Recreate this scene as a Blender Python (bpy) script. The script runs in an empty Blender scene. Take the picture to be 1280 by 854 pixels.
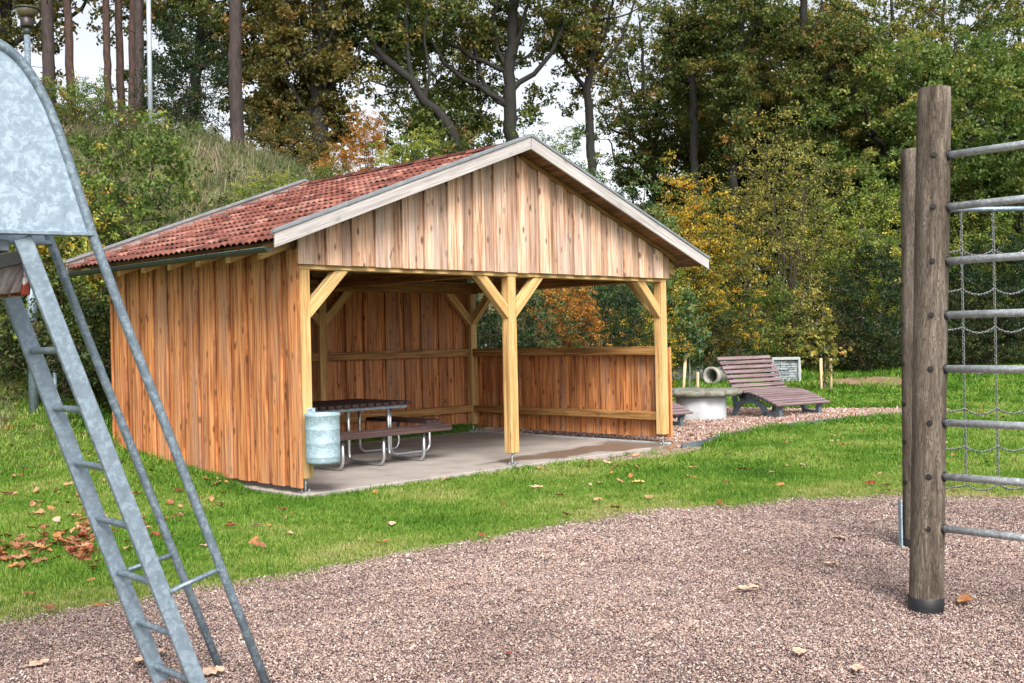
import bpy, math, random
import numpy as np
from mathutils import Vector, Matrix

R = math.radians
scene = bpy.context.scene
COL = scene.collection
TAU = math.tau

# ------------------------------------------------------------------ camera calibration (photograph 1280 x 854)
F, PITCH, ROLL = 1400.24, .002, .021
CAMZ = 1.65
cr, sr = math.cos(ROLL), math.sin(ROLL)


def ray(u, v):
    x1, y1 = u - 640, 427 - v
    x, y = cr * x1 + sr * y1, -sr * x1 + cr * y1
    return np.array([x, F * math.cos(PITCH) + y * math.sin(PITCH), -F * math.sin(PITCH) + y * math.cos(PITCH)])


def gp(u, v, z=-.06):
    d = ray(u, v)
    return np.array([0, 0, CAMZ]) + d * (z - CAMZ) / d[2]


def dp(u, v, Y):
    d = ray(u, v)
    return np.array([0, 0, CAMZ]) + d * Y / d[1]


def sstep(x):
    x = np.clip(x, 0, 1)
    return x * x * (3 - 2 * x)


# shelter frame: origin at its front left post, local x along the front, local y to the back
SO = np.array([-2.33, 12.451])
STH = .789
SA = np.array([math.cos(STH), math.sin(STH)])
SB = np.array([-math.sin(STH), math.cos(STH)])
SW, SD = 6.53, 4.22


def sw(s, t, z=0.):
    q = SO + s * SA + t * SB
    return np.array([q[0], q[1], z])


# ------------------------------------------------------------------ terrain
TX = [-60, -30, -12, -7, -5.4, -3, -.7, 2.5, 5, 8, 15, 30, 60]
TY = [4, 7, 11.2, 13.4, 14.3, 18.1, 21.2, 29.5, 36, 39, 42, 43, 43]
HX = [-60, -12, -8, -4.5, 0, 4, 10, 30, 60]
HZ = [7.2, 7.0, 6.5, 5.7, 4.8, 4.2, 3.4, 3.2, 3.2]
WX = [-60, -12, -7, -3, 4, 12, 60]
WY = [15, 15, 13.5, 12, 11, 11, 12]


def H(x, y):
    x = np.asarray(x, float)
    y = np.asarray(y, float)
    yt = np.interp(x, TX, TY)
    hc = np.interp(x, HX, HZ)
    w = np.interp(x, WX, WY)
    t = (y - yt) / w
    z = -.06 + hc * sstep(t)
    z = z + .35 * np.clip((y - 24) / 14, 0, 1) ** 2 * (x > 2) * np.clip((x - 2) / 3, 0, 1) * (1 - sstep(t))
    far = sstep(t * 1.2)
    z = z + far * (.16 * np.sin(x * 1.1 + y * .6) + .12 * np.sin(x * .5 - y * 1.3 + 1) + .07 * np.sin(2.3 * x + 1.7 * y))
    z = z + .018 * np.sin(x * 1.7 + .4) * np.sin(y * 1.3)
    s = (x - SO[0]) * SA[0] + (y - SO[1]) * SA[1]
    tt = (x - SO[0]) * SB[0] + (y - SO[1]) * SB[1]
    z = z + np.clip(.07 + .085 * (tt - .9), 0, .32) * np.clip((tt - .5) / .8, 0, 1) * np.clip((s + 2.2) / 1.8, 0, 1) * (s < .2) * np.clip((6.5 - tt) / 2, 0, 1)
    inside = (s > -.14) & (s < SW + .5) & (tt > -.5) & (tt < SD + .55)
    z = np.where(inside, np.minimum(z, -.075), z)
    return z


def hz(x, y):
    return float(H(x, y))


# ------------------------------------------------------------------ materials
def new_mat(name):
    m = bpy.data.materials.new(name)
    m.use_nodes = True
    n = m.node_tree.nodes
    l = m.node_tree.links
    n.clear()
    out = n.new('ShaderNodeOutputMaterial')
    b = n.new('ShaderNodeBsdfPrincipled')
    l.new(b.outputs[0], out.inputs[0])
    return m, n, l, b, out


def ramp(n, stops):
    r = n.new('ShaderNodeValToRGB')
    e = r.color_ramp.elements
    while len(e) > 1:
        e.remove(e[-1])
    e[0].position, e[0].color = stops[0][0], (*stops[0][1], 1)
    for p, c in stops[1:]:
        k = e.new(p)
        k.color = (*c, 1)
    return r


def attr(n, name):
    a = n.new('ShaderNodeAttribute')
    a.attribute_name = name
    return a


def mix(n, l, kind, fac, a, b):
    m = n.new('ShaderNodeMix')
    m.data_type = 'RGBA'
    m.blend_type = kind
    m.clamp_factor = True
    for sock, val in ((m.inputs[0], fac), (m.inputs[6], a), (m.inputs[7], b)):
        if hasattr(val, 'is_linked'):
            l.new(val, sock)
        elif isinstance(val, (int, float)):
            sock.default_value = val
        else:
            sock.default_value = (*val, 1)
    return m.outputs[2]


def math_node(n, l, op, a, b=None, c=None, clamp=False):
    m = n.new('ShaderNodeMath')
    m.operation = op
    m.use_clamp = clamp
    for i, v in enumerate((a, b, c)):
        if v is None:
            continue
        if hasattr(v, 'is_linked'):
            l.new(v, m.inputs[i])
        else:
            m.inputs[i].default_value = v
    return m.outputs[0]


def noise(n, l, vec, scale, detail=4, rough=.55, dist=0.):
    t = n.new('ShaderNodeTexNoise')
    t.inputs['Scale'].default_value = scale
    t.inputs['Detail'].default_value = detail
    t.inputs['Roughness'].default_value = rough
    t.inputs['Distortion'].default_value = dist
    if vec is not None:
        l.new(vec, t.inputs['Vector'])
    return t


def mapping(n, l, vec, scale=(1, 1, 1), loc=(0, 0, 0)):
    m = n.new('ShaderNodeMapping')
    m.inputs['Scale'].default_value = scale
    m.inputs['Location'].default_value = loc
    l.new(vec, m.inputs['Vector'])
    return m.outputs[0]


def bump(n, l, b, h, strength=.3, dist=.01):
    k = n.new('ShaderNodeBump')
    k.inputs['Strength'].default_value = strength
    k.inputs['Distance'].default_value = dist
    l.new(h, k.inputs['Height'])
    l.new(k.outputs[0], b.inputs['Normal'])
    return k


def wood(name, dark, mid, light, grey=None, greyamt=0., knots=1., rough=.7, var=.35):
    """sawn timber: grain runs along z of the 'gc' attribute, 'rnd' is one number per board"""
    m, n, l, b, out = new_mat(name)
    g = attr(n, 'gc').outputs['Vector']
    r = attr(n, 'rnd').outputs['Fac']
    gv = mapping(n, l, g, (16, 16, .55))
    n1 = noise(n, l, gv, 1.6, 6, .6, .9)
    fine = noise(n, l, mapping(n, l, g, (90, 90, 2.2)), 1.5, 3, .6)
    cr_ = ramp(n, [(.33, tuple(c * .8 for c in dark)), (.42, dark), (.50, mid), (.62, light)])
    l.new(n1.outputs['Fac'], cr_.inputs[0])
    col = cr_.outputs[0]
    fr = ramp(n, [(.32, (.56, .52, .48)), (.56, (1.05, 1.05, 1.05))])
    l.new(fine.outputs['Fac'], fr.inputs[0])
    col = mix(n, l, 'MULTIPLY', .6, col, fr.outputs[0])
    # knots
    kn = n.new('ShaderNodeTexVoronoi')
    kn.inputs['Scale'].default_value = 1
    l.new(mapping(n, l, g, (8.5, 8.5, 3.6)), kn.inputs['Vector'])
    kr = ramp(n, [(.0, (1, 1, 1)), (.12, (.85, .85, .85)), (.22, (0, 0, 0))])
    l.new(kn.outputs['Distance'], kr.inputs[0])
    kf = math_node(n, l, 'MULTIPLY', kr.outputs[0], .75 * knots)
    col = mix(n, l, 'MIX', kf, col, tuple(c * .32 for c in dark))
    # board to board
    br = ramp(n, [(0, (1 - var, 1 - var * 1.05, 1 - var * 1.1)), (.5, (1, 1, 1)), (1, (1 + var * .55, 1 + var * .6, 1 + var * .65))])
    l.new(r, br.inputs[0])
    col = mix(n, l, 'MULTIPLY', 1., col, br.outputs[0])
    if grey is not None:
        wn = noise(n, l, mapping(n, l, g, (7, 7, .8)), 1.1, 4, .6)
        wr = ramp(n, [(.40, (0, 0, 0)), (.66, (1, 1, 1))])
        l.new(wn.outputs['Fac'], wr.inputs[0])
        r2 = math_node(n, l, 'FRACT', math_node(n, l, 'MULTIPLY', r, 7.31))
        wf = math_node(n, l, 'MULTIPLY', wr.outputs[0], math_node(n, l, 'MULTIPLY', r2, greyamt * 1.6), clamp=True)
        col = mix(n, l, 'MIX', wf, col, grey)
    l.new(col, b.inputs['Base Color'])
    b.inputs['Roughness'].default_value = rough
    b.inputs['Specular IOR Level'].default_value = .3
    bump(n, l, b, fine.outputs['Fac'], .35, .004)
    return m


def plain(name, color, rough=.5, metal=0., nscale=20, namt=.25, bumps=.0, spec=.5):
    m, n, l, b, out = new_mat(name)
    tc = n.new('ShaderNodeTexCoord').outputs['Object']
    t = noise(n, l, tc, nscale, 5, .6)
    r = ramp(n, [(.3, tuple(c * (1 - namt) for c in color)), (.7, tuple(min(1, c * (1 + namt)) for c in color))])
    l.new(t.outputs['Fac'], r.inputs[0])
    l.new(r.outputs[0], b.inputs['Base Color'])
    b.inputs['Roughness'].default_value = rough
    b.inputs['Metallic'].default_value = metal
    b.inputs['Specular IOR Level'].default_value = spec
    if bumps:
        bump(n, l, b, t.outputs['Fac'], bumps, .01)
    return m


def galvanised(name, base=(.42, .49, .56), light=(.66, .74, .82), scale=16, rough=.42, metal=.55, stain=.3):
    """zinc coating: irregular crystal spangle, pale oxide blooms, a few dirty streaks"""
    m, n, l, b, out = new_mat(name)
    tc = n.new('ShaderNodeTexCoord').outputs['Object']
    w = noise(n, l, tc, scale * 2.2, 4, .6)
    wv = n.new('ShaderNodeVectorMath')
    wv.operation = 'MULTIPLY_ADD'
    l.new(w.outputs['Color'], wv.inputs[0])
    wv.inputs[1].default_value = (.05, .05, .05)
    l.new(tc, wv.inputs[2])
    v = n.new('ShaderNodeTexVoronoi')
    v.inputs['Scale'].default_value = scale * 3.6
    l.new(wv.outputs[0], v.inputs['Vector'])
    sp = n.new('ShaderNodeSeparateColor')
    l.new(v.outputs['Color'], sp.inputs[0])
    big = noise(n, l, tc, scale * .95, 6, .72, 1.2)
    f = math_node(n, l, 'MULTIPLY_ADD', sp.outputs[0], .30, math_node(n, l, 'MULTIPLY_ADD', big.outputs['Fac'], 1.35, -.36))
    r = ramp(n, [(.12, tuple(c * .82 for c in base)), (.45, base), (.62, light), (.9, tuple(min(1, c * 1.12) for c in light))])
    l.new(f, r.inputs[0])
    col = r.outputs[0]
    if stain:
        st = noise(n, l, mapping(n, l, tc, (9, 9, 1.6)), 1.5, 5, .65)
        sr_ = ramp(n, [(.55, (0, 0, 0)), (.75, (1, 1, 1))])
        l.new(st.outputs['Fac'], sr_.inputs[0])
        col = mix(n, l, 'MIX', math_node(n, l, 'MULTIPLY', sr_.outputs[0], stain), col, tuple(c * .45 for c in base))
    l.new(col, b.inputs['Base Color'])
    b.inputs['Metallic'].default_value = metal
    rr = ramp(n, [(.3, (rough - .1,) * 3), (.7, (rough + .15,) * 3)])
    l.new(f, rr.inputs[0])
    l.new(rr.outputs[0], b.inputs['Roughness'])
    bump(n, l, b, big.outputs['Fac'], .04, .006)
    return m


def leaf_mat(name, stops, trans=.35, rough=.5):
    """stops: the colours leaves of this kind have, picked per leaf from 'rnd'"""
    m, n, l, b, out = new_mat(name)
    r = attr(n, 'rnd').outputs['Fac']
    rp = ramp(n, stops)
    l.new(r, rp.inputs[0])
    l.new(rp.outputs[0], b.inputs['Base Color'])
    b.inputs['Roughness'].default_value = rough
    b.inputs['Specular IOR Level'].default_value = .22
    t = n.new('ShaderNodeBsdfTranslucent')
    bright = mix(n, l, 'MULTIPLY', 1., rp.outputs[0], (1.5, 1.6, .9))
    l.new(bright, t.inputs[0])
    ms = n.new('ShaderNodeMixShader')
    ms.inputs[0].default_value = trans
    l.new(b.outputs[0], ms.inputs[1])
    l.new(t.outputs[0], ms.inputs[2])
    l.new(ms.outputs[0], out.inputs[0])
    return m


def bark(name, c1, c2, moss=None):
    m, n, l, b, out = new_mat(name)
    tc = n.new('ShaderNodeTexCoord').outputs['Object']
    t = noise(n, l, mapping(n, l, tc, (9, 9, 2.2)), 1.6, 6, .68, .6)
    r = ramp(n, [(.34, c1), (.62, c2)])
    l.new(t.outputs['Fac'], r.inputs[0])
    col = r.outputs[0]
    if moss is not None:
        t2 = noise(n, l, tc, .9, 4, .6)
        r2 = ramp(n, [(.48, (0, 0, 0)), (.66, (.8, .8, .8))])
        l.new(t2.outputs['Fac'], r2.inputs[0])
        col = mix(n, l, 'MIX', r2.outputs[0], col, moss)
    l.new(col, b.inputs['Base Color'])
    b.inputs['Roughness'].default_value = .85
    bump(n, l, b, t.outputs['Fac'], .7, .03)
    return m


M = {}
M['larch'] = wood('larch_boards', (.30, .098, .030), (.54, .205, .070), (.65, .305, .118), (.30, .22, .17), .35, 1.2, var=.27)
M['gable'] = wood('pale_larch_boards', (.42, .215, .125), (.63, .385, .255), (.76, .54, .405), (.45, .385, .35), .5, 1.4, var=.36)
M['post'] = wood('yellow_timber', (.50, .285, .105), (.63, .40, .165), (.70, .485, .23), None, 0, .45, var=.12)
M['rail'] = wood('shaded_timber', (.22, .105, .035), (.36, .185, .062), (.45, .26, .10), None, 0, .6, var=.15)  # same timber as the posts, interior shade put into its colour
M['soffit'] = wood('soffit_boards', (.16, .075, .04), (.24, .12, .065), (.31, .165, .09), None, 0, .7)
M['barge'] = wood('weathered_fascia', (.38, .34, .325), (.49, .455, .445), (.57, .54, .53), (.40, .38, .375), .6, .8, var=.1)
M['robinia'] = None


def round_timber():
    m, n, l, b, out = new_mat('weathered_round_timber')
    g = attr(n, 'gc').outputs['Vector']
    n1 = noise(n, l, mapping(n, l, g, (10, 10, 1.3)), 1.4, 6, .65, .8)
    r = ramp(n, [(.32, (.064, .050, .040)), (.5, (.132, .108, .085)), (.68, (.215, .185, .152))])
    l.new(n1.outputs['Fac'], r.inputs[0])
    # thin wavy drying cracks and raised grain, following the growth rings
    n2 = noise(n, l, mapping(n, l, g, (26, 26, 2.6)), 1.5, 3, .5, 1.6)
    k = math_node(n, l, 'ABSOLUTE', math_node(n, l, 'SUBTRACT', math_node(n, l, 'FRACT', math_node(n, l, 'MULTIPLY', n2.outputs['Fac'], 7.)), .5))
    kr = ramp(n, [(.0, (.30, .26, .23)), (.10, (.62, .58, .55)), (.24, (1, 1, 1)), (.5, (1.18, 1.16, 1.13))])
    l.new(k, kr.inputs[0])
    col = mix(n, l, 'MULTIPLY', .9, r.outputs[0], kr.outputs[0])
    n3 = noise(n, l, mapping(n, l, g, (5, 5, 1.1)), 1.7, 4, .6)
    dr = ramp(n, [(.56, (1, 1, 1)), (.70, (.42, .38, .35))])
    l.new(n3.outputs['Fac'], dr.inputs[0])
    col = mix(n, l, 'MULTIPLY', 1., col, dr.outputs[0])
    l.new(col, b.inputs['Base Color'])
    b.inputs['Roughness'].default_value = .9
    b.inputs['Specular IOR Level'].default_value = .2
    bump(n, l, b, k, .8, .006)
    return m


M['robinia'] = round_timber()
M['stake'] = wood('pale_stake', (.50, .36, .20), (.62, .47, .29), (.70, .56, .38), None, 0, .4)
M['slat'] = wood('plum_recycled_slat', (.165, .112, .116), (.215, .152, .157), (.27, .20, .205), None, 0, 0, rough=.5, var=.15)
M['dslat'] = wood('brown_recycled_slat', (.058, .034, .034), (.088, .052, .050), (.12, .075, .07), None, 0, 0, rough=.75, var=.2)
M['galv'] = galvanised('galvanised_panel', (.275, .355, .43), (.365, .455, .535), scale=15, rough=.5, metal=.3, stain=.1)
M['galvt'] = galvanised('galvanised_tube', (.17, .225, .27), (.27, .34, .395), scale=22, rough=.45, metal=.4, stain=.35)
M['galvs'] = galvanised('galvanised_stringer', (.215, .28, .335), (.285, .36, .42), scale=16, rough=.5, metal=.35, stain=.15)
M['bin'] = galvanised('galvanised_bin', (.30, .41, .475), (.40, .52, .59), scale=20, rough=.5, metal=.25, stain=.15)
M['rung'] = galvanised('worn_rung_steel', (.42, .45, .48), (.60, .63, .66), scale=26, rough=.4, metal=.4, stain=.6)
M['chrome'] = plain('bright_steel', (.55, .58, .60), .3, .8, 30, .12)
M['gutter'] = plain('gutter_zinc', (.055, .07, .066), .5, .3, 12, .25)
M['flash'] = plain('verge_flashing', (.26, .28, .30), .45, .4, 8, .2)
M['black'] = plain('black_plastic', (.012, .013, .015), .5)
M['rimdark'] = plain('dark_chute_rim', (.012, .014, .013), .8, 0, 10, .4)
M['bolt'] = plain('dark_bolt', (.02, .018, .017), .5, .4)
M['plastic'] = plain('slate_plastic', (.095, .125, .145), .55, 0, 14, .25)
M['chain'] = plain('chain_steel', (.20, .21, .21), .45, .5, 60, .5)
M['lampdark'] = plain('lamp_housing', (.03, .022, .02), .45)
M['lampglass'] = plain('lamp_glass', (.10, .085, .05), .2)
M['polewhite'] = plain('pale_pole_paint', (.36, .40, .45), .4, .2, 5, .1)
M['whiteframe'] = plain('pale_frame', (.36, .38, .38), .6, 0, 9, .15)
M['slate'] = plain('stacked_stone', (.27, .30, .32), .8, 0, 8, .5, .6)


def concrete(name, c, sc=6, wet=None):
    m, n, l, b, out = new_mat(name)
    tc = n.new('ShaderNodeTexCoord').outputs['Object']
    t = noise(n, l, tc, sc * .25, 6, .65)
    t2 = noise(n, l, tc, sc * 9, 4, .7)
    r = ramp(n, [(.3, tuple(k * .72 for k in c)), (.5, c), (.72, tuple(min(1, k * 1.18) for k in c))])
    l.new(t.outputs['Fac'], r.inputs[0])
    col = mix(n, l, 'OVERLAY', .35, r.outputs[0], t2.outputs['Color'])
    bw = n.new('ShaderNodeRGBToBW')
    l.new(t2.outputs['Color'], bw.inputs[0])
    col = mix(n, l, 'MULTIPLY', .4, r.outputs[0], bw.outputs[0])
    b.inputs['Roughness'].default_value = .8
    if wet is not None:
        # damp patches along the front edge of the slab: a stain with a shape of its own
        sx = n.new('ShaderNodeSeparateXYZ')
        l.new(tc, sx.inputs[0])
        wn = noise(n, l, tc, 1.3, 4, .6, .5)
        # distance behind the front edge, wetter to the right
        e = math_node(n, l, 'MULTIPLY_ADD', sx.outputs['X'], .17, -.50)
        e = math_node(n, l, 'SUBTRACT', e, math_node(n, l, 'ABSOLUTE', math_node(n, l, 'SUBTRACT', sx.outputs['Y'], .36)))
        e = math_node(n, l, 'ADD', e, math_node(n, l, 'MULTIPLY_ADD', wn.outputs['Fac'], 1.2, -.55))
        wr = ramp(n, [(.0, (0, 0, 0)), (.12, (1, 1, 1))])
        l.new(e, wr.inputs[0])
        col = mix(n, l, 'MIX', math_node(n, l, 'MULTIPLY', wr.outputs[0], .8), col, wet)
        rg = ramp(n, [(0, (.8,) * 3), (1, (.3,) * 3)])
        l.new(wr.outputs[0], rg.inputs[0])
        l.new(rg.outputs[0], b.inputs['Roughness'])
    l.new(col, b.inputs['Base Color'])
    bump(n, l, b, t2.outputs['Fac'], .25, .005)
    return m


M['slab'] = concrete('slab_concrete', (.44, .39, .355), 6, (.17, .115, .08))
M['ring'] = concrete('ring_concrete', (.52, .54, .56), 8)
M['pipe'] = concrete('pipe_concrete', (.40, .385, .35), 8)


def mossy():
    m, n, l, b, out = new_mat('mossy_stone')
    tc = n.new('ShaderNodeTexCoord').outputs['Object']
    t = noise(n, l, tc, 7, 6, .75)
    r = ramp(n, [(.3, (.04, .045, .028)), (.43, (.12, .125, .085)), (.56, (.25, .245, .205)), (.75, (.10, .12, .055))])
    l.new(t.outputs['Fac'], r.inputs[0])
    l.new(r.outputs[0], b.inputs['Base Color'])
    b.inputs['Roughness'].default_value = .9
    bump(n, l, b, t.outputs['Fac'], .8, .04)
    return m


M['mossy'] = mossy()


def tiles():
    m, n, l, b, out = new_mat('clay_tiles')
    tc = n.new('ShaderNodeTexCoord').outputs['Object']
    r = attr(n, 'rnd').outputs['Fac']
    rp = ramp(n, [(0, (.15, .048, .034)), (.4, (.27, .088, .062)), (.75, (.37, .138, .10)), (1, (.46, .23, .18))])
    l.new(r, rp.inputs[0])
    t = noise(n, l, tc, 3.2, 6, .7)
    d = ramp(n, [(.38, (.30, .27, .25)), (.58, (1, 1, 1))])
    l.new(t.outputs['Fac'], d.inputs[0])
    t2 = noise(n, l, tc, 45, 3, .7)
    col = mix(n, l, 'MULTIPLY', .6, rp.outputs[0], d.outputs[0])
    d2 = ramp(n, [(.35, (.6, .6, .6)), (.65, (1.15, 1.12, 1.1))])
    l.new(t2.outputs['Fac'], d2.inputs[0])
    col = mix(n, l, 'MULTIPLY', .7, col, d2.outputs[0])
    l.new(col, b.inputs['Base Color'])
    b.inputs['Roughness'].default_value = .42
    bump(n, l, b, t2.outputs['Fac'], .2, .004)
    return m


M['tile'] = tiles()


def rusty():
    m, n, l, b, out = new_mat('peeling_red_paint')
    tc = n.new('ShaderNodeTexCoord').outputs['Object']
    t = noise(n, l, mapping(n, l, tc, (11, 11, 7)), 1.2, 5, .6, .5)
    r = ramp(n, [(.3, (.15, .028, .018)), (.55, (.26, .045, .025)), (.585, (.62, .62, .60)), (.8, (.7, .7, .7))])
    l.new(t.outputs['Fac'], r.inputs[0])
    l.new(r.outputs[0], b.inputs['Base Color'])
    b.inputs['Roughness'].default_value = .6
    return m


M['rusty'] = rusty()


def chute_metal():
    m, n, l, b, out = new_mat('streaked_chute_steel')
    tc = n.new('ShaderNodeTexCoord').outputs['Object']
    t = noise(n, l, mapping(n, l, tc, (3, 26, 3)), 2, 5, .65)
    r = ramp(n, [(.35, (.09, .035, .02)), (.5, (.22, .19, .17)), (.68, (.42, .42, .42))])
    l.new(t.outputs['Fac'], r.inputs[0])
    l.new(r.outputs[0], b.inputs['Base Color'])
    b.inputs['Roughness'].default_value = .5
    b.inputs['Metallic'].default_value = .3
    return m


M['chute'] = chute_metal()


def ground_mat():
    """soil and turf: grass green on the lawn, drier and barer on the bank (steepness from the normal)"""
    m, n, l, b, out = new_mat('turf_soil')
    ge = n.new('ShaderNodeNewGeometry')
    pos = ge.outputs['Position']
    t = noise(n, l, pos, 1.4, 6, .65)
    t2 = noise(n, l, pos, 26, 4, .7)
    g = ramp(n, [(.3, (.040, .085, .012)), (.5, (.065, .13, .018)), (.7, (.10, .165, .028))])
    l.new(t2.outputs['Fac'], g.inputs[0])
    dry = ramp(n, [(.3, (.06, .05, .026)), (.5, (.13, .108, .065)), (.7, (.20, .165, .11))])
    l.new(t2.outputs['Fac'], dry.inputs[0])
    sp = n.new('ShaderNodeSeparateXYZ')
    l.new(ge.outputs['True Normal'], sp.inputs[0])
    st = math_node(n, l, 'MULTIPLY_ADD', sp.outputs['Z'], -9, 8.8, clamp=True)
    k = math_node(n, l, 'MULTIPLY', st, math_node(n, l, 'MULTIPLY_ADD', t.outputs['Fac'], 2.4, -.5, clamp=True), clamp=True)
    col = mix(n, l, 'MIX', k, g.outputs[0], dry.outputs[0])
    l.new(col, b.inputs['Base Color'])
    b.inputs['Roughness'].default_value = .95
    b.inputs['Specular IOR Level'].default_value = .1
    bump(n, l, b, t2.outputs['Fac'], .8, .04)
    return m


M['ground'] = ground_mat()


def gravel_mat(name, stops, scale=75):
    m, n, l, b, out = new_mat(name)
    pos = n.new('ShaderNodeNewGeometry').outputs['Position']
    v = n.new('ShaderNodeTexVoronoi')
    v.inputs['Scale'].default_value = scale
    l.new(pos, v.inputs['Vector'])
    sp = n.new('ShaderNodeSeparateColor')
    l.new(v.outputs['Color'], sp.inputs[0])
    r = ramp(n, stops)
    l.new(sp.outputs[0], r.inputs[0])
    l.new(r.outputs[0], b.inputs['Base Color'])
    b.inputs['Roughness'].default_value = .85
    inv = math_node(n, l, 'SUBTRACT', 1., v.outputs['Distance'])
    bump(n, l, b, inv, .9, .012)
    return m


def inst_mat(name, stops, rough=.8, spec=.3):
    m, n, l, b, out = new_mat(name)
    oi = n.new('ShaderNodeObjectInfo')
    r = ramp(n, stops)
    r.color_ramp.interpolation = 'LINEAR'
    l.new(oi.outputs['Random'], r.inputs[0])
    pn = noise(n, l, oi.outputs['Location'], .9, 5, .62, .4)
    pr_ = ramp(n, [(.34, (.86, .84, .83)), (.5, (1, 1, 1)), (.66, (1.12, 1.10, 1.07))])
    l.new(pn.outputs['Fac'], pr_.inputs[0])
    l.new(mix(n, l, 'MULTIPLY', 1., r.outputs[0], pr_.outputs[0]), b.inputs['Base Color'])
    b.inputs['Roughness'].default_value = rough
    b.inputs['Specular IOR Level'].default_value = spec
    return m


GST = [(0, (.068, .047, .047)), (.12, (.15, .098, .092)), (.3, (.295, .195, .175)), (.45, (.26, .20, .20)), (.6, (.385, .27, .235)), (.75, (.44, .32, .24)), (.88, (.48, .375, .335)), (.96, (.59, .51, .45)), (1, (.70, .64, .57))]
M['gravel'] = gravel_mat('playground_chips', [(p, tuple(c * .38 for c in k)) for p, k in GST])
M['pebble'] = inst_mat('gravel_chip', GST)
PST = [(0, (.10, .06, .05)), (.25, (.22, .135, .11)), (.55, (.34, .225, .185)), (.8, (.43, .31, .26)), (1, (.55, .46, .40))]
M['pathgravel'] = gravel_mat('red_path_gravel', PST, 38)
M['pathpebble'] = inst_mat('red_path_chip', PST)


def grass_mat(name, stops, trans=.3):
    m, n, l, b, out = new_mat(name)
    oi = n.new('ShaderNodeObjectInfo')
    r = attr(n, 'rnd').outputs['Fac']
    pn = noise(n, l, oi.outputs['Location'], .55, 3, .6)
    k = math_node(n, l, 'ADD', math_node(n, l, 'MULTIPLY', r, .35), math_node(n, l, 'MULTIPLY_ADD', pn.outputs['Fac'], 1.9, -.80))
    k = math_node(n, l, 'ADD', k, math_node(n, l, 'MULTIPLY_ADD', oi.outputs['Random'], .4, -.05))
    ti = attr(n, 'tint')
    ti.attribute_type = 'INSTANCER'
    k = math_node(n, l, 'ADD', k, ti.outputs['Fac'])
    rp = ramp(n, stops)
    l.new(k, rp.inputs[0])
    l.new(rp.outputs[0], b.inputs['Base Color'])
    b.inputs['Roughness'].default_value = .55
    b.inputs['Specular IOR Level'].default_value = .25
    t = n.new('ShaderNodeBsdfTranslucent')
    l.new(mix(n, l, 'MULTIPLY', 1., rp.outputs[0], (1.3, 1.4, .8)), t.inputs[0])
    ms = n.new('ShaderNodeMixShader')
    ms.inputs[0].default_value = trans
    l.new(b.outputs[0], ms.inputs[1])
    l.new(t.outputs[0], ms.inputs[2])
    l.new(ms.outputs[0], out.inputs[0])
    return m


M['grass'] = grass_mat('lawn_blades', [(0, (.048, .125, .012)), (.26, (.095, .21, .020)), (.5, (.16, .28, .034)), (.75, (.29, .345, .085)), (1, (.42, .38, .17))])
M['longgrass'] = grass_mat('bank_grass', [(0, (.05, .075, .025)), (.3, (.095, .135, .05)), (.5, (.15, .18, .08)), (.7, (.22, .20, .125)), (1, (.34, .28, .20))])
M['weed'] = grass_mat('ground_cover_leaves', [(0, (.015, .035, .010)), (.5, (.04, .08, .018)), (.8, (.10, .11, .03)), (1, (.16, .08, .03))])

# ------------------------------------------------------------------ mesh builder


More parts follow.
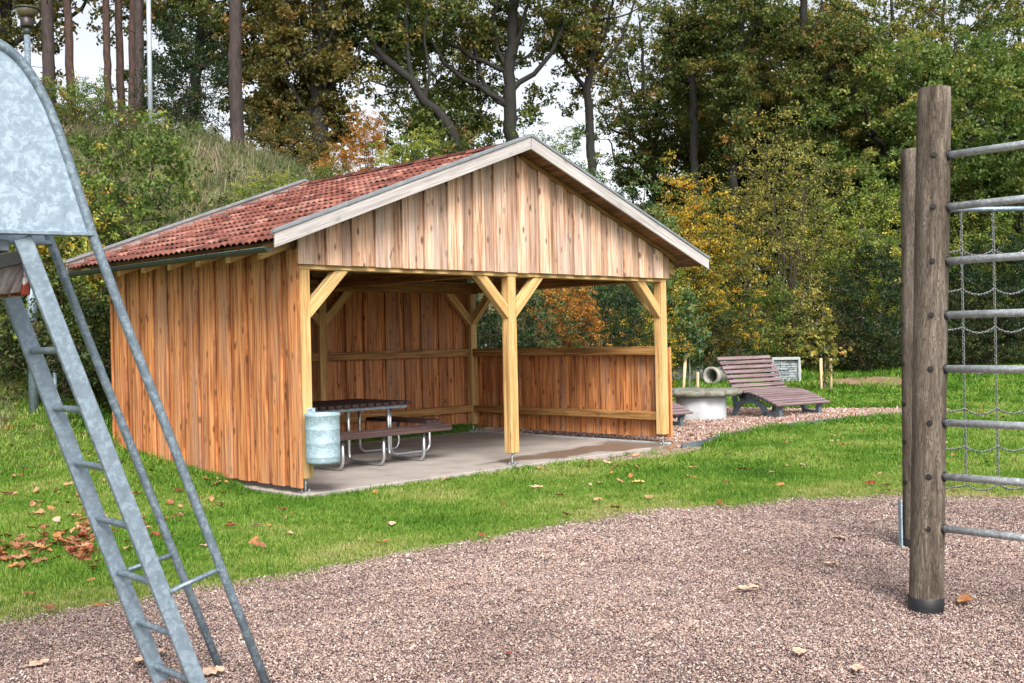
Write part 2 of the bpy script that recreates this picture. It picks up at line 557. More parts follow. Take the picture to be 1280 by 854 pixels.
class MB:
    def __init__(self):
        self.v, self.f, self.g, self.r, self.sm = [], [], [], [], []
        self.rng = random.Random(7)

    def add(self, vs, fs, gs=None, rnd=0., smooth=False):
        k = len(self.v)
        self.v += [tuple(map(float, p)) for p in vs]
        self.f += [tuple(i + k for i in q) for q in fs]
        self.g += [tuple(map(float, p)) for p in (gs if gs is not None else vs)]
        self.r += [float(rnd)] * len(vs)
        self.sm += [smooth] * len(fs)

    def hexa(self, bot, top, axis=2, rnd=None):
        """eight corners: bot 4 (ccw), top 4; grain along `axis` of the coordinates given as bot/top in local order"""
        rnd = self.rng.random() if rnd is None else rnd
        vs = list(bot) + list(top)
        off = rnd * 53.7
        if axis == 2:
            gs = [(p[0] + off, p[1] + off * .7, p[2] + off * 3) for p in vs]
        elif axis == 0:
            gs = [(p[1] + off, p[2] + off * .7, p[0] + off * 3) for p in vs]
        else:
            gs = [(p[0] + off, p[2] + off * .7, p[1] + off * 3) for p in vs]
        self.add(vs, [(3, 2, 1, 0), (4, 5, 6, 7), (0, 1, 5, 4), (1, 2, 6, 5), (2, 3, 7, 6), (3, 0, 4, 7)], gs, rnd)

    def box(self, x0, x1, y0, y1, z0, z1, axis=2, rnd=None):
        self.hexa([(x0, y0, z0), (x1, y0, z0), (x1, y1, z0), (x0, y1, z0)], [(x0, y0, z1), (x1, y0, z1), (x1, y1, z1), (x0, y1, z1)], axis, rnd)

    def beam(self, p0, p1, w, h, up=(0, 0, 1), rnd=None, cut=None):
        """bar from p0 to p1, w across, h along up; cut='z'/'y' shears the ends plumb"""
        p0, p1 = Vector(p0), Vector(p1)
        d = (p1 - p0)
        L = d.length
        d.normalize()
        up = Vector(up)
        sdir = d.cross(up).normalized()
        u2 = sdir.cross(d).normalized()
        rnd = self.rng.random() if rnd is None else rnd
        off = rnd * 53.7
        vs, gs = [], []
        for e, P in ((0, p0), (L, p1)):
            for a_, b_ in ((-1, -1), (1, -1), (1, 1), (-1, 1)):
                if cut == 'z':
                    q = P + sdir * (a_ * w / 2) + Vector((0, 0, 1)) * (b_ * h / 2 / max(.3, u2.z))
                else:
                    q = P + sdir * (a_ * w / 2) + u2 * (b_ * h / 2)
                vs.append(q)
                gs.append((a_ * w / 2 + off, b_ * h / 2 + off * .7, e + off * 3))
        self.add(vs, [(3, 2, 1, 0), (4, 5, 6, 7), (0, 1, 5, 4), (1, 2, 6, 5), (2, 3, 7, 6), (3, 0, 4, 7)], gs, rnd)

    def tube(self, pts, r, n=10, caps=True, smooth=True, rnd=0.):
        pts = [Vector(p) for p in pts]
        rs = r if isinstance(r, (list, tuple, np.ndarray)) else [r] * len(pts)
        vs, fs, gs = [], [], []
        prev = None
        Ls = 0
        for i, p in enumerate(pts):
            t = (pts[min(i + 1, len(pts) - 1)] - pts[max(i - 1, 0)]).normalized()
            if prev is None:
                a_ = t.orthogonal().normalized()
            else:
                a_ = (prev - t * prev.dot(t))
                a_ = a_.normalized() if a_.length > 1e-6 else t.orthogonal().normalized()
            prev = a_
            b_ = t.cross(a_)
            if i:
                Ls += (p - pts[i - 1]).length
            for k in range(n):
                an = TAU * k / n
                o = a_ * math.cos(an) * rs[i] + b_ * math.sin(an) * rs[i]
                vs.append(p + o)
                gs.append((math.cos(an) * rs[i] + rnd * 50, math.sin(an) * rs[i] + rnd * 31, Ls + rnd * 90))
        for i in range(len(pts) - 1):
            for k in range(n):
                k2 = (k + 1) % n
                fs.append((i * n + k, i * n + k2, (i + 1) * n + k2, (i + 1) * n + k))
        self.add(vs, fs, gs, rnd, smooth)
        if caps:
            base = len(self.v) - len(vs)
            self.f.append(tuple(base + k for k in reversed(range(n))))
            self.f.append(tuple(base + (len(pts) - 1) * n + k for k in range(n)))
            self.sm += [False, False]

    def lathe(self, prof, n=32, c=(0, 0, 0), closed=False):
        vs, fs = [], []
        for r, z in prof:
            for k in range(n):
                an = TAU * k / n
                vs.append((c[0] + r * math.cos(an), c[1] + r * math.sin(an), c[2] + z))
        m = len(prof)
        for i in range(m if closed else m - 1):
            j = (i + 1) % m
            for k in range(n):
                k2 = (k + 1) % n
                fs.append((i * n + k, i * n + k2, j * n + k2, j * n + k))
        self.add(vs, fs, None, 0., True)

    def prism(self, poly, d, rnd=0.):
        """poly: 3-D points in order; extruded by vector d"""
        n = len(poly)
        d = Vector(d)
        vs = [Vector(p) for p in poly] + [Vector(p) + d for p in poly]
        fs = [tuple(reversed(range(n))), tuple(range(n, 2 * n))] + [(i, (i + 1) % n, n + (i + 1) % n, n + i) for i in range(n)]
        self.add(vs, fs, None, rnd)

    def build(self, name, mat, parent=None, bevel=0., seg=1, loc=None, auto=True):
        me = bpy.data.meshes.new(name)
        me.from_pydata(self.v, [], self.f)
        a_ = me.attributes.new('gc', 'FLOAT_VECTOR', 'POINT')
        a_.data.foreach_set('vector', np.array(self.g, np.float32).ravel())
        a_ = me.attributes.new('rnd', 'FLOAT', 'POINT')
        a_.data.foreach_set('value', np.array(self.r, np.float32))
        me.polygons.foreach_set('use_smooth', self.sm)
        me.materials.append(mat)
        me.validate()
        me.update()
        o = bpy.data.objects.new(name, me)
        COL.objects.link(o)
        if parent is not None:
            o.parent = parent
        if loc is not None:
            o.location = loc
        if bevel:
            b = o.modifiers.new('bevel', 'BEVEL')
            b.width = bevel
            b.segments = seg
            b.limit_method = 'ANGLE'
            b.angle_limit = R(40)
        return o


def np_mesh(name, V, Fq, rnd=None, mats=(), matidx=None, smooth=False):
    """fast mesh from numpy: V (n,3), Fq (m,k) all faces of k corners; rnd per vertex"""
    me = bpy.data.meshes.new(name)
    V = np.ascontiguousarray(V, np.float32)
    Fq = np.ascontiguousarray(Fq, np.int32)
    m, k = Fq.shape
    me.vertices.add(len(V))
    me.vertices.foreach_set('co', V.ravel())
    me.loops.add(m * k)
    me.loops.foreach_set('vertex_index', Fq.ravel())
    me.polygons.add(m)
    me.polygons.foreach_set('loop_start', np.arange(0, m * k, k, dtype=np.int32))
    if smooth:
        me.polygons.foreach_set('use_smooth', np.ones(m, bool))
    if rnd is not None:
        a_ = me.attributes.new('rnd', 'FLOAT', 'POINT')
        a_.data.foreach_set('value', np.ascontiguousarray(rnd, np.float32))
    for q in mats:
        me.materials.append(q)
    if matidx is not None:
        me.polygons.foreach_set('material_index', np.ascontiguousarray(matidx, np.int32))
    me.update(calc_edges=True)
    return me


def link(name, me, parent=None, loc=None):
    o = bpy.data.objects.new(name, me)
    COL.objects.link(o)
    if parent is not None:
        o.parent = parent
    if loc is not None:
        o.location = loc
    return o


def empty(name, loc=(0, 0, 0), rz=0.):
    o = bpy.data.objects.new(name, None)
    o.empty_display_size = .2
    COL.objects.link(o)
    o.location = loc
    o.rotation_euler = (0, 0, rz)
    return o


def tag(o, label=None, cat=None, group=None, kind=None):
    if label:
        o['label'] = label
    if cat:
        o['category'] = cat
    if group:
        o['group'] = group
    if kind:
        o['kind'] = kind
    return o


def copy_tree(o, parent=None):
    c = o.copy()
    COL.objects.link(c)
    if parent is not None:
        c.parent = parent
    for ch in list(o.children):
        copy_tree(ch, c)
    return c


# ------------------------------------------------------------------ ground sheets
def make_terrain():
    xs = np.unique(np.concatenate([np.linspace(-160, -30, 27), np.linspace(-30, -14, 33), np.linspace(-14, 14, 141), np.linspace(14, 30, 33), np.linspace(30, 160, 27)]))
    ys = np.unique(np.concatenate([np.linspace(-60, 0, 16), np.linspace(0, 34, 171), np.linspace(34, 60, 66), np.linspace(60, 200, 29)]))
    X, Y = np.meshgrid(xs, ys)
    Z = H(X, Y)
    nx, ny = len(xs), len(ys)
    V = np.stack([X.ravel(), Y.ravel(), Z.ravel()], 1)
    i, j = np.meshgrid(np.arange(nx - 1), np.arange(ny - 1))
    q = (j * nx + i).ravel()
    Fq = np.stack([q, q + 1, q + nx + 1, q + nx], 1)
    o = link('ground', np_mesh('ground', V, Fq, None, [M['ground']], None, True))
    tag(o, kind='structure')


make_terrain()

# the edge between lawn and playground gravel, on the ground (metres)
EDGE = [(-9, 4.2), (-5.2, 5.3), (-3.9, 6.0), (-3.1, 6.7), (-2.68, 7.2), (-1.91, 7.72), (-1.21, 8.25), (-.55, 9.0), (.39, 9.86), (1.16, 10.43), (1.97, 10.82), (2.84, 11.12), (3.88, 11.18), (4.91, 10.9), (6.5, 10.6), (9, 10.2), (13, 8)]
EX = np.array([p[0] for p in EDGE])
EY = np.array([p[1] for p in EDGE])


def edge_y(x):
    return np.interp(x, EX, EY) + .05 * np.sin(np.asarray(x) * 5.1) + .035 * np.sin(np.asarray(x) * 13.7 + 1) + .02 * np.sin(np.asarray(x) * 31)


PATH = [(2.10, 17.20), (2.55, 17.05), (2.95, 17.35), (3.52, 18.75), (4.55, 20.1), (6.32, 21.75), (7.91, 22.9), (9.2, 23.6), (9.3, 24.3), (8.39, 24.35), (7.33, 24.6), (6.42, 25.0), (5.36, 25.6), (3.85, 26.0), (2.2, 25.5), (.5, 22.6), (-.9, 20.95), (-.75, 20.45), (-.2, 19.7)]


def in_poly(x, y, poly):
    x = np.asarray(x)
    y = np.asarray(y)
    ins = np.zeros(x.shape, bool)
    n = len(poly)
    for i in range(n):
        x0, y0 = poly[i]
        x1, y1 = poly[(i + 1) % n]
        c = ((y0 > y) != (y1 > y)) & (x < (x1 - x0) * (y - y0) / (y1 - y0 + 1e-12) + x0)
        ins ^= c
    return ins


def s_t(x, y):
    return (x - SO[0]) * SA[0] + (y - SO[1]) * SA[1], (x - SO[0]) * SB[0] + (y - SO[1]) * SB[1]


SLAB = (-.16, SW + .13, -.16, SD + .16)


def in_slab(x, y, m=0.):
    s, t = s_t(x, y)
    return (s > SLAB[0] - m) & (s < SLAB[1] + m) & (t > SLAB[2] - m) & (t < SLAB[3] + m)


def gz(x, y):
    """height of the gravel sheet, trodden into soft hollows"""
    x, y = np.asarray(x), np.asarray(y)
    return np.asarray(H(x, y)) + .036 + .012 * np.sin(x * 2.3 + 1) * np.sin(y * 2.9) + .007 * np.sin(x * 6.1 + y * 3.3) * np.sin(y * 7.7 - x * 2.1) + .005 * np.sin(x * 13.3 - y * 5) * np.sin(y * 15.1 + x * 4)


def make_gravel():
    xs = np.linspace(-9, 13, 353)
    t = np.concatenate([np.linspace(0, .6, 12), np.linspace(.62, 1, 110)])
    V = []
    for x in xs:
        ye = float(edge_y(x))
        for k in t:
            y = -8 + (ye + 8) * k
            V.append((x, y, float(gz(x, y)) - (.016 if k > .995 else .005)))
    n = len(t)
    q = np.array([i * n + j for i in range(len(xs) - 1) for j in range(n - 1)])
    Fq = np.stack([q, q + n, q + n + 1, q + 1], 1)
    tag(link('playground_gravel', np_mesh('playground_gravel', np.array(V), Fq, None, [M['gravel']], None, True)), kind='structure')
    import bmesh
    bm = bmesh.new()
    vs = [bm.verts.new((x, y, hz(x, y) + .012)) for x, y in PATH]
    f = bm.faces.new(vs)
    bmesh.ops.triangulate(bm, faces=[f])
    for _ in range(3):
        bmesh.ops.subdivide_edges(bm, edges=bm.edges[:], cuts=1, use_grid_fill=True)
    for v in bm.verts:
        v.co.z = hz(v.co.x, v.co.y) + .02
    me = bpy.data.meshes.new('gravel_path')
    bm.normal_update()
    bm.to_mesh(me)
    bm.free()
    me.materials.append(M['pathgravel'])
    tag(link('gravel_path', me), kind='structure')


make_gravel()

# slab of the shelter and the pale kerb along its right side
b_ = MB()
b_.box(SLAB[0], SLAB[1], SLAB[2], SLAB[3], -.18, 0, 0)
o = b_.build('concrete_slab', M['slab'], None, .008)
o.location = (SO[0], SO[1], 0)
o.rotation_euler = (0, 0, STH)
tag(o, kind='structure')
b_ = MB()
b_.box(SLAB[1] - .09, SLAB[1] + .003, SLAB[2] + .1, SLAB[3] + .003, -.15, .022, 1)
o = b_.build('edging_kerb', M['whiteframe'], None, .006)
o.location = (SO[0], SO[1], 0)
o.rotation_euler = (0, 0, STH)
tag(o, kind='structure')
# sandy ground off the right front corner
b_ = MB()
pp = [(5.0, -.62), (5.6, -.75), (6.3, -.62), (6.9, -.45), (7.1, -.15), (6.95, .05), (6.66, .02), (6.66, -.165), (4.6, -.165), (4.3, -.3)]
b_.prism([(*sw(s, t)[:2], -.055) for s, t in pp], (0, 0, -.05))
o = b_.build('sandy_soil', M['pathgravel'])
tag(o, kind='structure')

# bare trodden soil at the far edge of the lawn
import bmesh
bm = bmesh.new()
sc_ = gp(1088, 478, .12)
ring = []
for k in range(26):
    an = TAU * k / 26
    x, y = sc_[0] + 1.5 * math.cos(an) * (1 + .25 * math.sin(3 * an)), sc_[1] + 2.0 * math.sin(an) * (1 + .2 * math.sin(2 * an + 1))
    ring.append(bm.verts.new((x, y, hz(x, y) + .03)))
cv_ = bm.verts.new((sc_[0], sc_[1], hz(sc_[0], sc_[1]) + .05))
for k in range(26):
    bm.faces.new((ring[k], ring[(k + 1) % 26], cv_))
me = bpy.data.meshes.new('bare_soil')
bm.normal_update()
bm.to_mesh(me)
bm.free()
me.materials.append(plain('bare_soil', (.24, .165, .10), .9, 0, 3, .35, .4, .1))
tag(link('bare_soil', me), kind='structure')
SOIL = sc_

# ------------------------------------------------------------------ the picnic shelter
SH = empty('picnic_shelter', (SO[0], SO[1], 0), STH)
tag(SH, 'open timber picnic shelter with red tiled gable roof and board walls on a concrete slab', 'shelter')
h = .07
ZB, ZR, OF, ORR, ES, ZE = 2.473, 4.282, .454, .38, .631, 2.844
SL = (ZR - ZE) / (SW / 2 + ES)
ATAN = math.atan(SL)


def Tz(s):
    return ZR - SL * abs(s - SW / 2)


POSTS = [(0, 0), (SW / 2, 0), (SW, 0), (SW, SD), (SW / 2, SD), (0, SD)]
for k, (s, t) in enumerate(POSTS):
    b_ = MB()
    b_.rng = random.Random(40 + k)
    b_.box(s - h, s + h, t - h, t + h, .155, ZB - .002)
    p = b_.build('post', M['post'], SH, .006)
    b_ = MB()
    b_.tube([(s, t, .012), (s, t, .16)], .012, 10)
    b_.box(s - .05, s + .05, t - .05, t + .05, .148, .154)
    b_.box(s - .07, s + .07, t - .05, t + .05, .001, .010)
    for dx in (-.05, .05):
        b_.tube([(s + dx, t, .008), (s + dx, t, .028)], .009, 6)
    b_.build('post_foot', M['chrome'], p)

# beams: front and back tie beams, side plates, one middle beam
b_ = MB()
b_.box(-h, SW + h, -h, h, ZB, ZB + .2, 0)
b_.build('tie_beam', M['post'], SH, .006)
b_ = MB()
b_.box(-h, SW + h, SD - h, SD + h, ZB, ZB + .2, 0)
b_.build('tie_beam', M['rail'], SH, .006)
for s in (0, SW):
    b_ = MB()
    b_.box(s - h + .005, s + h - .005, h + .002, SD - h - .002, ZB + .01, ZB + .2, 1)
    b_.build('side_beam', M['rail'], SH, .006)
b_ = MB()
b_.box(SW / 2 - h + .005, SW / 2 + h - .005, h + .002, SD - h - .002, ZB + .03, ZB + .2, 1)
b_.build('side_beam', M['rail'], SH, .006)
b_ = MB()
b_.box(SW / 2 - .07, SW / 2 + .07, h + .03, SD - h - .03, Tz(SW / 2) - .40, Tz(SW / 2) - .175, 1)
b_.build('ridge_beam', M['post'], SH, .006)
# knee braces
BR = .46
for s, t, dirs in ((0, 0, ((1, 0),)), (SW / 2, 0, ((1, 0), (-1, 0))), (SW, 0, ((-1, 0), (0, 1))), (SW, SD, ((-1, 0), (0, -1))), (SW / 2, SD, ((1, 0), (-1, 0))), (0, SD, ((1, 0),)), (0, 0, ((0, 1),))):
    for dx, dy in dirs:
        b_ = MB()
        b_.rng = random.Random(int(s * 7 + t * 3 + dx * 5 + dy))
        q = .055
        p0 = (s + dx * (h - .03), t + dy * (h - .03), ZB - BR)
        p1 = (s + dx * (h + BR), t + dy * (h + BR), ZB + .03)
        # plumb and level end cuts: a parallelogram prism
        w = .13
        n_ = Vector((-dy, dx, 0)) * q
        A0 = Vector((s + dx * h, t + dy * h, ZB - BR - w * .7))
        A1 = Vector((s + dx * h, t + dy * h, ZB - BR + w * .7))
        B1 = Vector((s + dx * (h + BR - w * .7), t + dy * (h + BR - w * .7), ZB - .001))
        B0 = Vector((s + dx * (h + BR + w * .7), t + dy * (h + BR + w * .7), ZB - .001))
        rnd = b_.rng.random()
        vs = [A0 - n_, B0 - n_, B1 - n_, A1 - n_, A0 + n_, B0 + n_, B1 + n_, A1 + n_]
        gs = [((p_ - A0).dot(n_.normalized()) + rnd * 50, (p_ - A0).dot(Vector((-dx, -dy, 1)).normalized()), (p_ - A0).dot(Vector((dx, dy, 1)).normalized())) for p_ in vs]
        b_.add(vs, [(3, 2, 1, 0), (4, 5, 6, 7), (0, 1, 5, 4), (1, 2, 6, 5), (2, 3, 7, 6), (3, 0, 4, 7)], gs, rnd)
        b_.build('brace', M['post'], SH, .005)


def board_wall(name, mat, length, place, z0, ztop, seed, parent, pitch=.365, cover=.205, th=.027, zjit=.004, under=.55):
    """board on board cladding; place(x, out) -> (s, t) for a distance x along and out from the frame face"""
    rng = random.Random(seed)
    mb = MB()
    x = -.02

    def slab(x0, x1, o0, o1, rz, k=1.):
        rnd = rng.random() * k if k < 1 else .4 + .6 * rng.random()
        z0a, z0b = z0(x0) + rz, z0(x1) + rz
        c = [place(x0, o0), place(x1, o0), place(x1, o1), place(x0, o1)]
        bot = [(c[0][0], c[0][1], z0a), (c[1][0], c[1][1], z0b), (c[2][0], c[2][1], z0b), (c[3][0], c[3][1], z0a)]
        top = [(c[0][0], c[0][1], ztop(x0)), (c[1][0], c[1][1], ztop(x1)), (c[2][0], c[2][1], ztop(x1)), (c[3][0], c[3][1], ztop(x0))]
        off = rnd * 53.7
        gs = []
        for p_ in bot + top:
            xx = x0 if (abs(p_[0] - c[0][0]) + abs(p_[1] - c[0][1]) < 1e-6 or abs(p_[0] - c[3][0]) + abs(p_[1] - c[3][1]) < 1e-6) else x1
            gs.append((xx + off, off * .7, p_[2] + off * 3))
        mb.add(bot + top, [(3, 2, 1, 0), (4, 5, 6, 7), (0, 1, 5, 4), (1, 2, 6, 5), (2, 3, 7, 6), (3, 0, 4, 7)], gs, rnd)

    while x < length:
        pt = pitch * rng.uniform(.88, 1.12)
        cv = cover * rng.uniform(.88, 1.14)
        x1 = min(x + cv, length + .02)
        slab(max(x, -.02), x1, th + .009, 2 * th + .009, rng.uniform(-zjit, zjit))
        xa, xb = x + cv - .035, x + pt + .035
        if xa < length:
            slab(xa, min(xb, length + .02), 0, th, rng.uniform(-zjit, zjit) + .003, under)  # under boards toned darker: recess shade in the colour, plus less bleaching
        x += pt
    return mb.build(name, mat, parent, .003)


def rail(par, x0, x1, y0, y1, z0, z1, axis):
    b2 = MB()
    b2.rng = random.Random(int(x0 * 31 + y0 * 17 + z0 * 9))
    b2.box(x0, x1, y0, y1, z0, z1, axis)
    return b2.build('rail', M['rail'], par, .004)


hh = h + .002
left = board_wall('left_wall', M['larch'], SD + 2 * h + .10, lambda x, o_: (-hh - o_, x - h - .03), lambda x: .062, lambda x: Tz(-h) - .365, 3, SH)
back = board_wall('back_wall', M['larch'], SW + 2 * h, lambda x, o_: (SW + h - x, SD + hh + o_), lambda x: .16, lambda x: min(2.66, 9), 5, SH, .40, .215)
right = board_wall('right_wall', M['larch'], SD + 2 * h, lambda x, o_: (SW + hh + o_, x - h), lambda x: .10, lambda x: 1.475, 8, SH, .34, .20)
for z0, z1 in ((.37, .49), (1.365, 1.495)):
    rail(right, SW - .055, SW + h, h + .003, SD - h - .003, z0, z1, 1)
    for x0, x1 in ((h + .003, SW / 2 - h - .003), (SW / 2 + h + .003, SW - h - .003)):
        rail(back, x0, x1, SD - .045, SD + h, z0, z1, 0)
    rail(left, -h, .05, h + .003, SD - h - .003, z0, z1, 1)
# pale end post boards where the walls meet are the boards' own ends; gable cladding front and back
gab = board_wall('gable_cladding', M['gable'], SW + 2 * h + .06, lambda x, o_: (x - h - .03, -hh - o_), lambda x: 2.522, lambda x: Tz(x - h - .03) - .19, 11, SH, .385, .205, under=.25)
gab2 = board_wall('gable_cladding', M['gable'], SW + 2 * h, lambda x, o_: (SW + h - x, SD + hh + .046 + o_), lambda x: 2.50, lambda x: Tz(SW + h - x) - .19, 12, SH, .385, .205)

# roof: deck, rafters, tiles, verge boards, flashing, gutters
T0, T1 = -OF, SD + ORR


def slope_pt(side, q, t, dz):
    """side -1 left, +1 right; q = 0 at the ridge, 1 at the eave"""
    run = SW / 2 + ES
    return (SW / 2 + side * q * run, t, ZR - SL * q * run + dz)


RF = empty('roof', (0, 0, 0))
RF.parent = SH
for side in (-1, 1):
    mb = MB()
    nb = 24
    for k in range(nb):
        q0, q1 = k / nb + .0006, (k + 1) / nb - .0006
        q1 = min(q1, .985)
        rnd = mb.rng.random()
        bot = [slope_pt(side, q0, T0 + .035, -.15), slope_pt(side, q1, T0 + .035, -.15), slope_pt(side, q1, T1 - .035, -.15), slope_pt(side, q0, T1 - .035, -.15)]
        top = [(p_[0], p_[1], p_[2] + .022) for p_ in bot]
        mb.hexa(bot, top, 1, rnd)
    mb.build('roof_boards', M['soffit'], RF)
    # rafters
    for t in np.linspace(.1, SD - .1, 7):
        m2 = MB()
        m2.rng = random.Random(int(t * 100))
        p0 = slope_pt(side, .02, t, -.152 - .09)
        p1 = slope_pt(side, .955, t, -.152 - .09)
        m2.beam(p0, p1, .09, .17, cut='z')
        m2.build('rafter', M['post'], RF, .004)
    # the verge trim under the soffit, against the gable
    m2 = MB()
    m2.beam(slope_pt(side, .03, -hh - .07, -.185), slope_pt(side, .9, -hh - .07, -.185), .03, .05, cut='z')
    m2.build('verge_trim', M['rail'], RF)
    # tiles
    run = (SW / 2 + ES)
    L = run / math.cos(ATAN)
    nc = 14
    t_a, t_b = T0 + .03, T1 - .03
    wave = .125
    nper = 8
    nt = int(round((t_b - t_a) / wave * nper))
    ts = np.linspace(t_a, t_b, nt + 1)
    ph = (ts - t_a) / wave
    prof = .030 * (np.abs(np.sin(ph * math.pi)) ** .8)
    V, Fq, rn = [], [], []
    rr = np.random.default_rng(21 + side)
    tile_of = (ph / 2).astype(int)
    for c in range(nc):
        qe, qr = 1.012 - c / nc * 1.0, 1.012 - (c + 1) / nc * 1.0 - .012
        vals = rr.random(int(tile_of.max()) + 2)
        off = rr.normal(0, .003, int(tile_of.max()) + 2)
        base = len(V)
        for row, (q, dz) in enumerate(((qe, -.104), (qe, -.080), (max(qr, 0), -.118))):
            for i, t in enumerate(ts):
                x, y, z = slope_pt(side, q, t, dz)
                z += prof[i] * (.75 if row == 2 else 1.) + off[tile_of[i]]
                V.append((x, y, z))
                rn.append(vals[tile_of[i]])
        for row in range(2):
            for i in range(nt):
                a0 = base + row * (nt + 1) + i
                Fq.append((a0, a0 + 1, a0 + nt + 2, a0 + nt + 1))
    me = np_mesh('roof_tiles', np.array(V), np.array(Fq), np.array(rn), [M['tile']], None, False)
    link('roof_tiles', me, RF)
    # verge boards with metal flashing, front and back
    for t_, sg in ((T0, -1), (T1, 1)):
        m2 = MB()
        m2.rng = random.Random(5 + side)
        m2.beam(slope_pt(side, .002, t_ + sg * .0, -.105), slope_pt(side, 1.0, t_ + sg * .0, -.105), .034, .150, cut='z')
        m2.build('bargeboard', M['barge'], RF, .003)
        m2 = MB()
        m2.beam(slope_pt(side, 0.0, t_ - sg * .01, -.008), slope_pt(side, 1.004, t_ - sg * .01, -.008), .085, .036, cut='z')
        m2.build('verge_flashing', M['flash'], RF, .004)
    if side > 0:
        continue
    # gutter: half round channel with brackets
    gx, gzv = SW / 2 + side * (run + .03), ZE - .180
    m2 = MB()
    n = 9
    vs, fs = [], []
    for t in (T0 + .06, T1 - .25):
        for rr_ in (.050, .045):
            for k in range(n):
                an = math.pi + math.pi * k / (n - 1)
                vs.append((gx + rr_ * math.cos(an), t, gzv + rr_ * math.sin(an)))
    for k in range(n - 1):
        fs.append((k, k + 1, 2 * n + k + 1, 2 * n + k))
        fs.append((n + k, 3 * n + k, 3 * n + k + 1, n + k + 1))
    fs += [tuple([*range(n), *reversed(range(n, 2 * n))]), tuple([*reversed(range(2 * n, 3 * n)), *range(3 * n, 4 * n)])]
    fs += [(0, 2 * n, 3 * n, n), (n - 1, 2 * n - 1, 4 * n - 1, 3 * n - 1)]
    m2.add(vs, fs, None, 0, False)
    m2.tube([(gx + side * .050, T0 + .06, gzv), (gx + side * .050, T1 - .25, gzv)], .008, 8)
    g_ = m2.build('gutter', M['gutter'], RF)
    for t in np.linspace(.1, SD - .1, 7):
        m2 = MB()
        m2.box(gx - .07, gx + .054, t - .012, t + .012, gzv + .001, gzv + .006, 0)
        m2.build('gutter_bracket', M['gutter'], g_)
# ridge cap
m2 = MB()
ts = np.arange(T0 + .05, T1 - .05, .36)
for t in ts:
    n = 7
    vs, fs = [], []
    for tt, rr_ in ((t, .115), (min(t + .4, T1 - .02), .10)):
        for k in range(n):
            an = math.pi * k / (n - 1)
            vs.append((SW / 2 + rr_ * math.cos(an), tt, ZR - .105 + rr_ * .55 * math.sin(an)))
    for k in range(n - 1):
        fs.append((k, k + 1, n + k + 1, n + k))
    fs.append(tuple(range(n)))
    m2.add(vs, fs, None, m2.rng.random(), True)
m2.build('ridge_tiles', M['tile'], RF)

# ------------------------------------------------------------------ picnic table (shelter coordinates, own object)
tb = sw(2.2, 2.6)
PT = empty('picnic_table', (tb[0], tb[1], 0), STH)
tag(PT, 'wide brown slatted picnic table with attached benches on looped steel legs inside the shelter', 'picnic table')
TX0, TX1, TY0, TY1 = -1.0, 1.0, -.65, .65
mb = MB()
nsl = 15
for k in range(nsl):
    x0 = TX0 + k * (TX1 - TX0 + .03) / nsl
    mb.box(x0, x0 + .104, TY0, TY1, .748, .800, 1)
mb.build('tabletop', M['dslat'], PT, .006)
for y in (TY0 + .06, TY1 - .06):
    mb = MB()
    mb.box(TX0 + .02, TX1 - .06, y - .022, y + .022, .706, .746, 0)
    mb.build('table_rail', M['galvs'], PT, .003)


def loop_leg(xa, ya, xb, yb):
    """steel tube: down from the table, along the floor, up to the bench"""
    A_, B_ = Vector((xa, ya, 0)), Vector((xb, yb, 0))
    d_ = (B_ - A_).normalized()
    r_ = .11
    z_ = Vector((0, 0, 1))
    pts = [A_ + z_ * .705, A_ + z_ * .45]
    pts += [A_ + d_ * r_ * (1 - math.cos(an)) + z_ * (.027 + r_ * (1 - math.sin(an))) for an in np.linspace(0, math.pi / 2, 7)]
    pts += [B_ - d_ * r_ * (1 - math.sin(an)) + z_ * (.027 + r_ * (1 - math.cos(an))) for an in np.linspace(0, math.pi / 2, 7)]
    pts += [B_ + z_ * .42]
    mb = MB()
    mb.tube(pts, .0235, 12)
    mb.build('leg', M['chrome'], PT)


# bench in front (along x), benches at both ends (along y)
mb = MB()
for k in range(3):
    y0 = -1.45 + k * .118
    mb.box(-1.0, 1.05, y0, y0 + .106, .405 if k == 0 else .44, .485, 0)
bs = mb.build('bench_seat', M['dslat'], PT, .006)
for x in (-.75, -.08, .62):
    mb = MB()
    mb.box(x - .02, x + .02, -1.44, -1.10, .415, .438, 1)
    mb.build('seat_bearer', M['galvs'], bs)
    loop_leg(x, -.58, x, -1.34)
for sg in (-1, 1):
    mb = MB()
    for k in range(3):
        x0 = sg * 1.535 - .175 + k * .118
        mb.box(x0, x0 + .106, -.55, .90, .435, .485, 1)
    bs = mb.build('bench_seat', M['dslat'], PT, .006)
    for y in (-.42, .30, .74):
        mb = MB()
        mb.box(sg * 1.535 - .17, sg * 1.535 + .17, y - .02, y + .02, .412, .433, 0)
        mb.build('seat_bearer', M['galvs'], bs)
    for y in (-.42, .30):
        loop_leg(sg * .78, y, sg * 1.52, y)

# ------------------------------------------------------------------ waste bin on the front left post
p = sw(.045, -.285)
WB = empty('waste_bin', (p[0], p[1], .335), STH)
tag(WB, 'dented pale galvanised round waste bin hung on the front left post of the shelter', 'waste bin')
mb = MB()
rng = random.Random(2)
prof = [(.0, .0), (.165, .0), (.183, .012), (.187, .03), (.187, .07), (.190, .078), (.187, .086), (.188, .22), (.191, .230), (.188, .24), (.189, .37), (.192, .379), (.189, .388), (.190, .51), (.197, .52), (.197, .545), (.190, .548), (.184, .53), (.180, .05), (0, .03)]
mb.lathe(prof, 48)
for i, (x, y, z) in enumerate(mb.v):
    an = math.atan2(y, x)
    rr_ = math.hypot(x, y)
    if rr_ > .15:
        k = 1 - .008 * max(0, math.sin(an * 3 + z * 9)) - .05 * math.exp(-((an + 1.9) ** 2) / .12 - ((z - .44) ** 2) / .006)
        mb.v[i] = (x * k, y * k, z)
mb.build('bin_body', M['bin'], WB)
mb = MB()
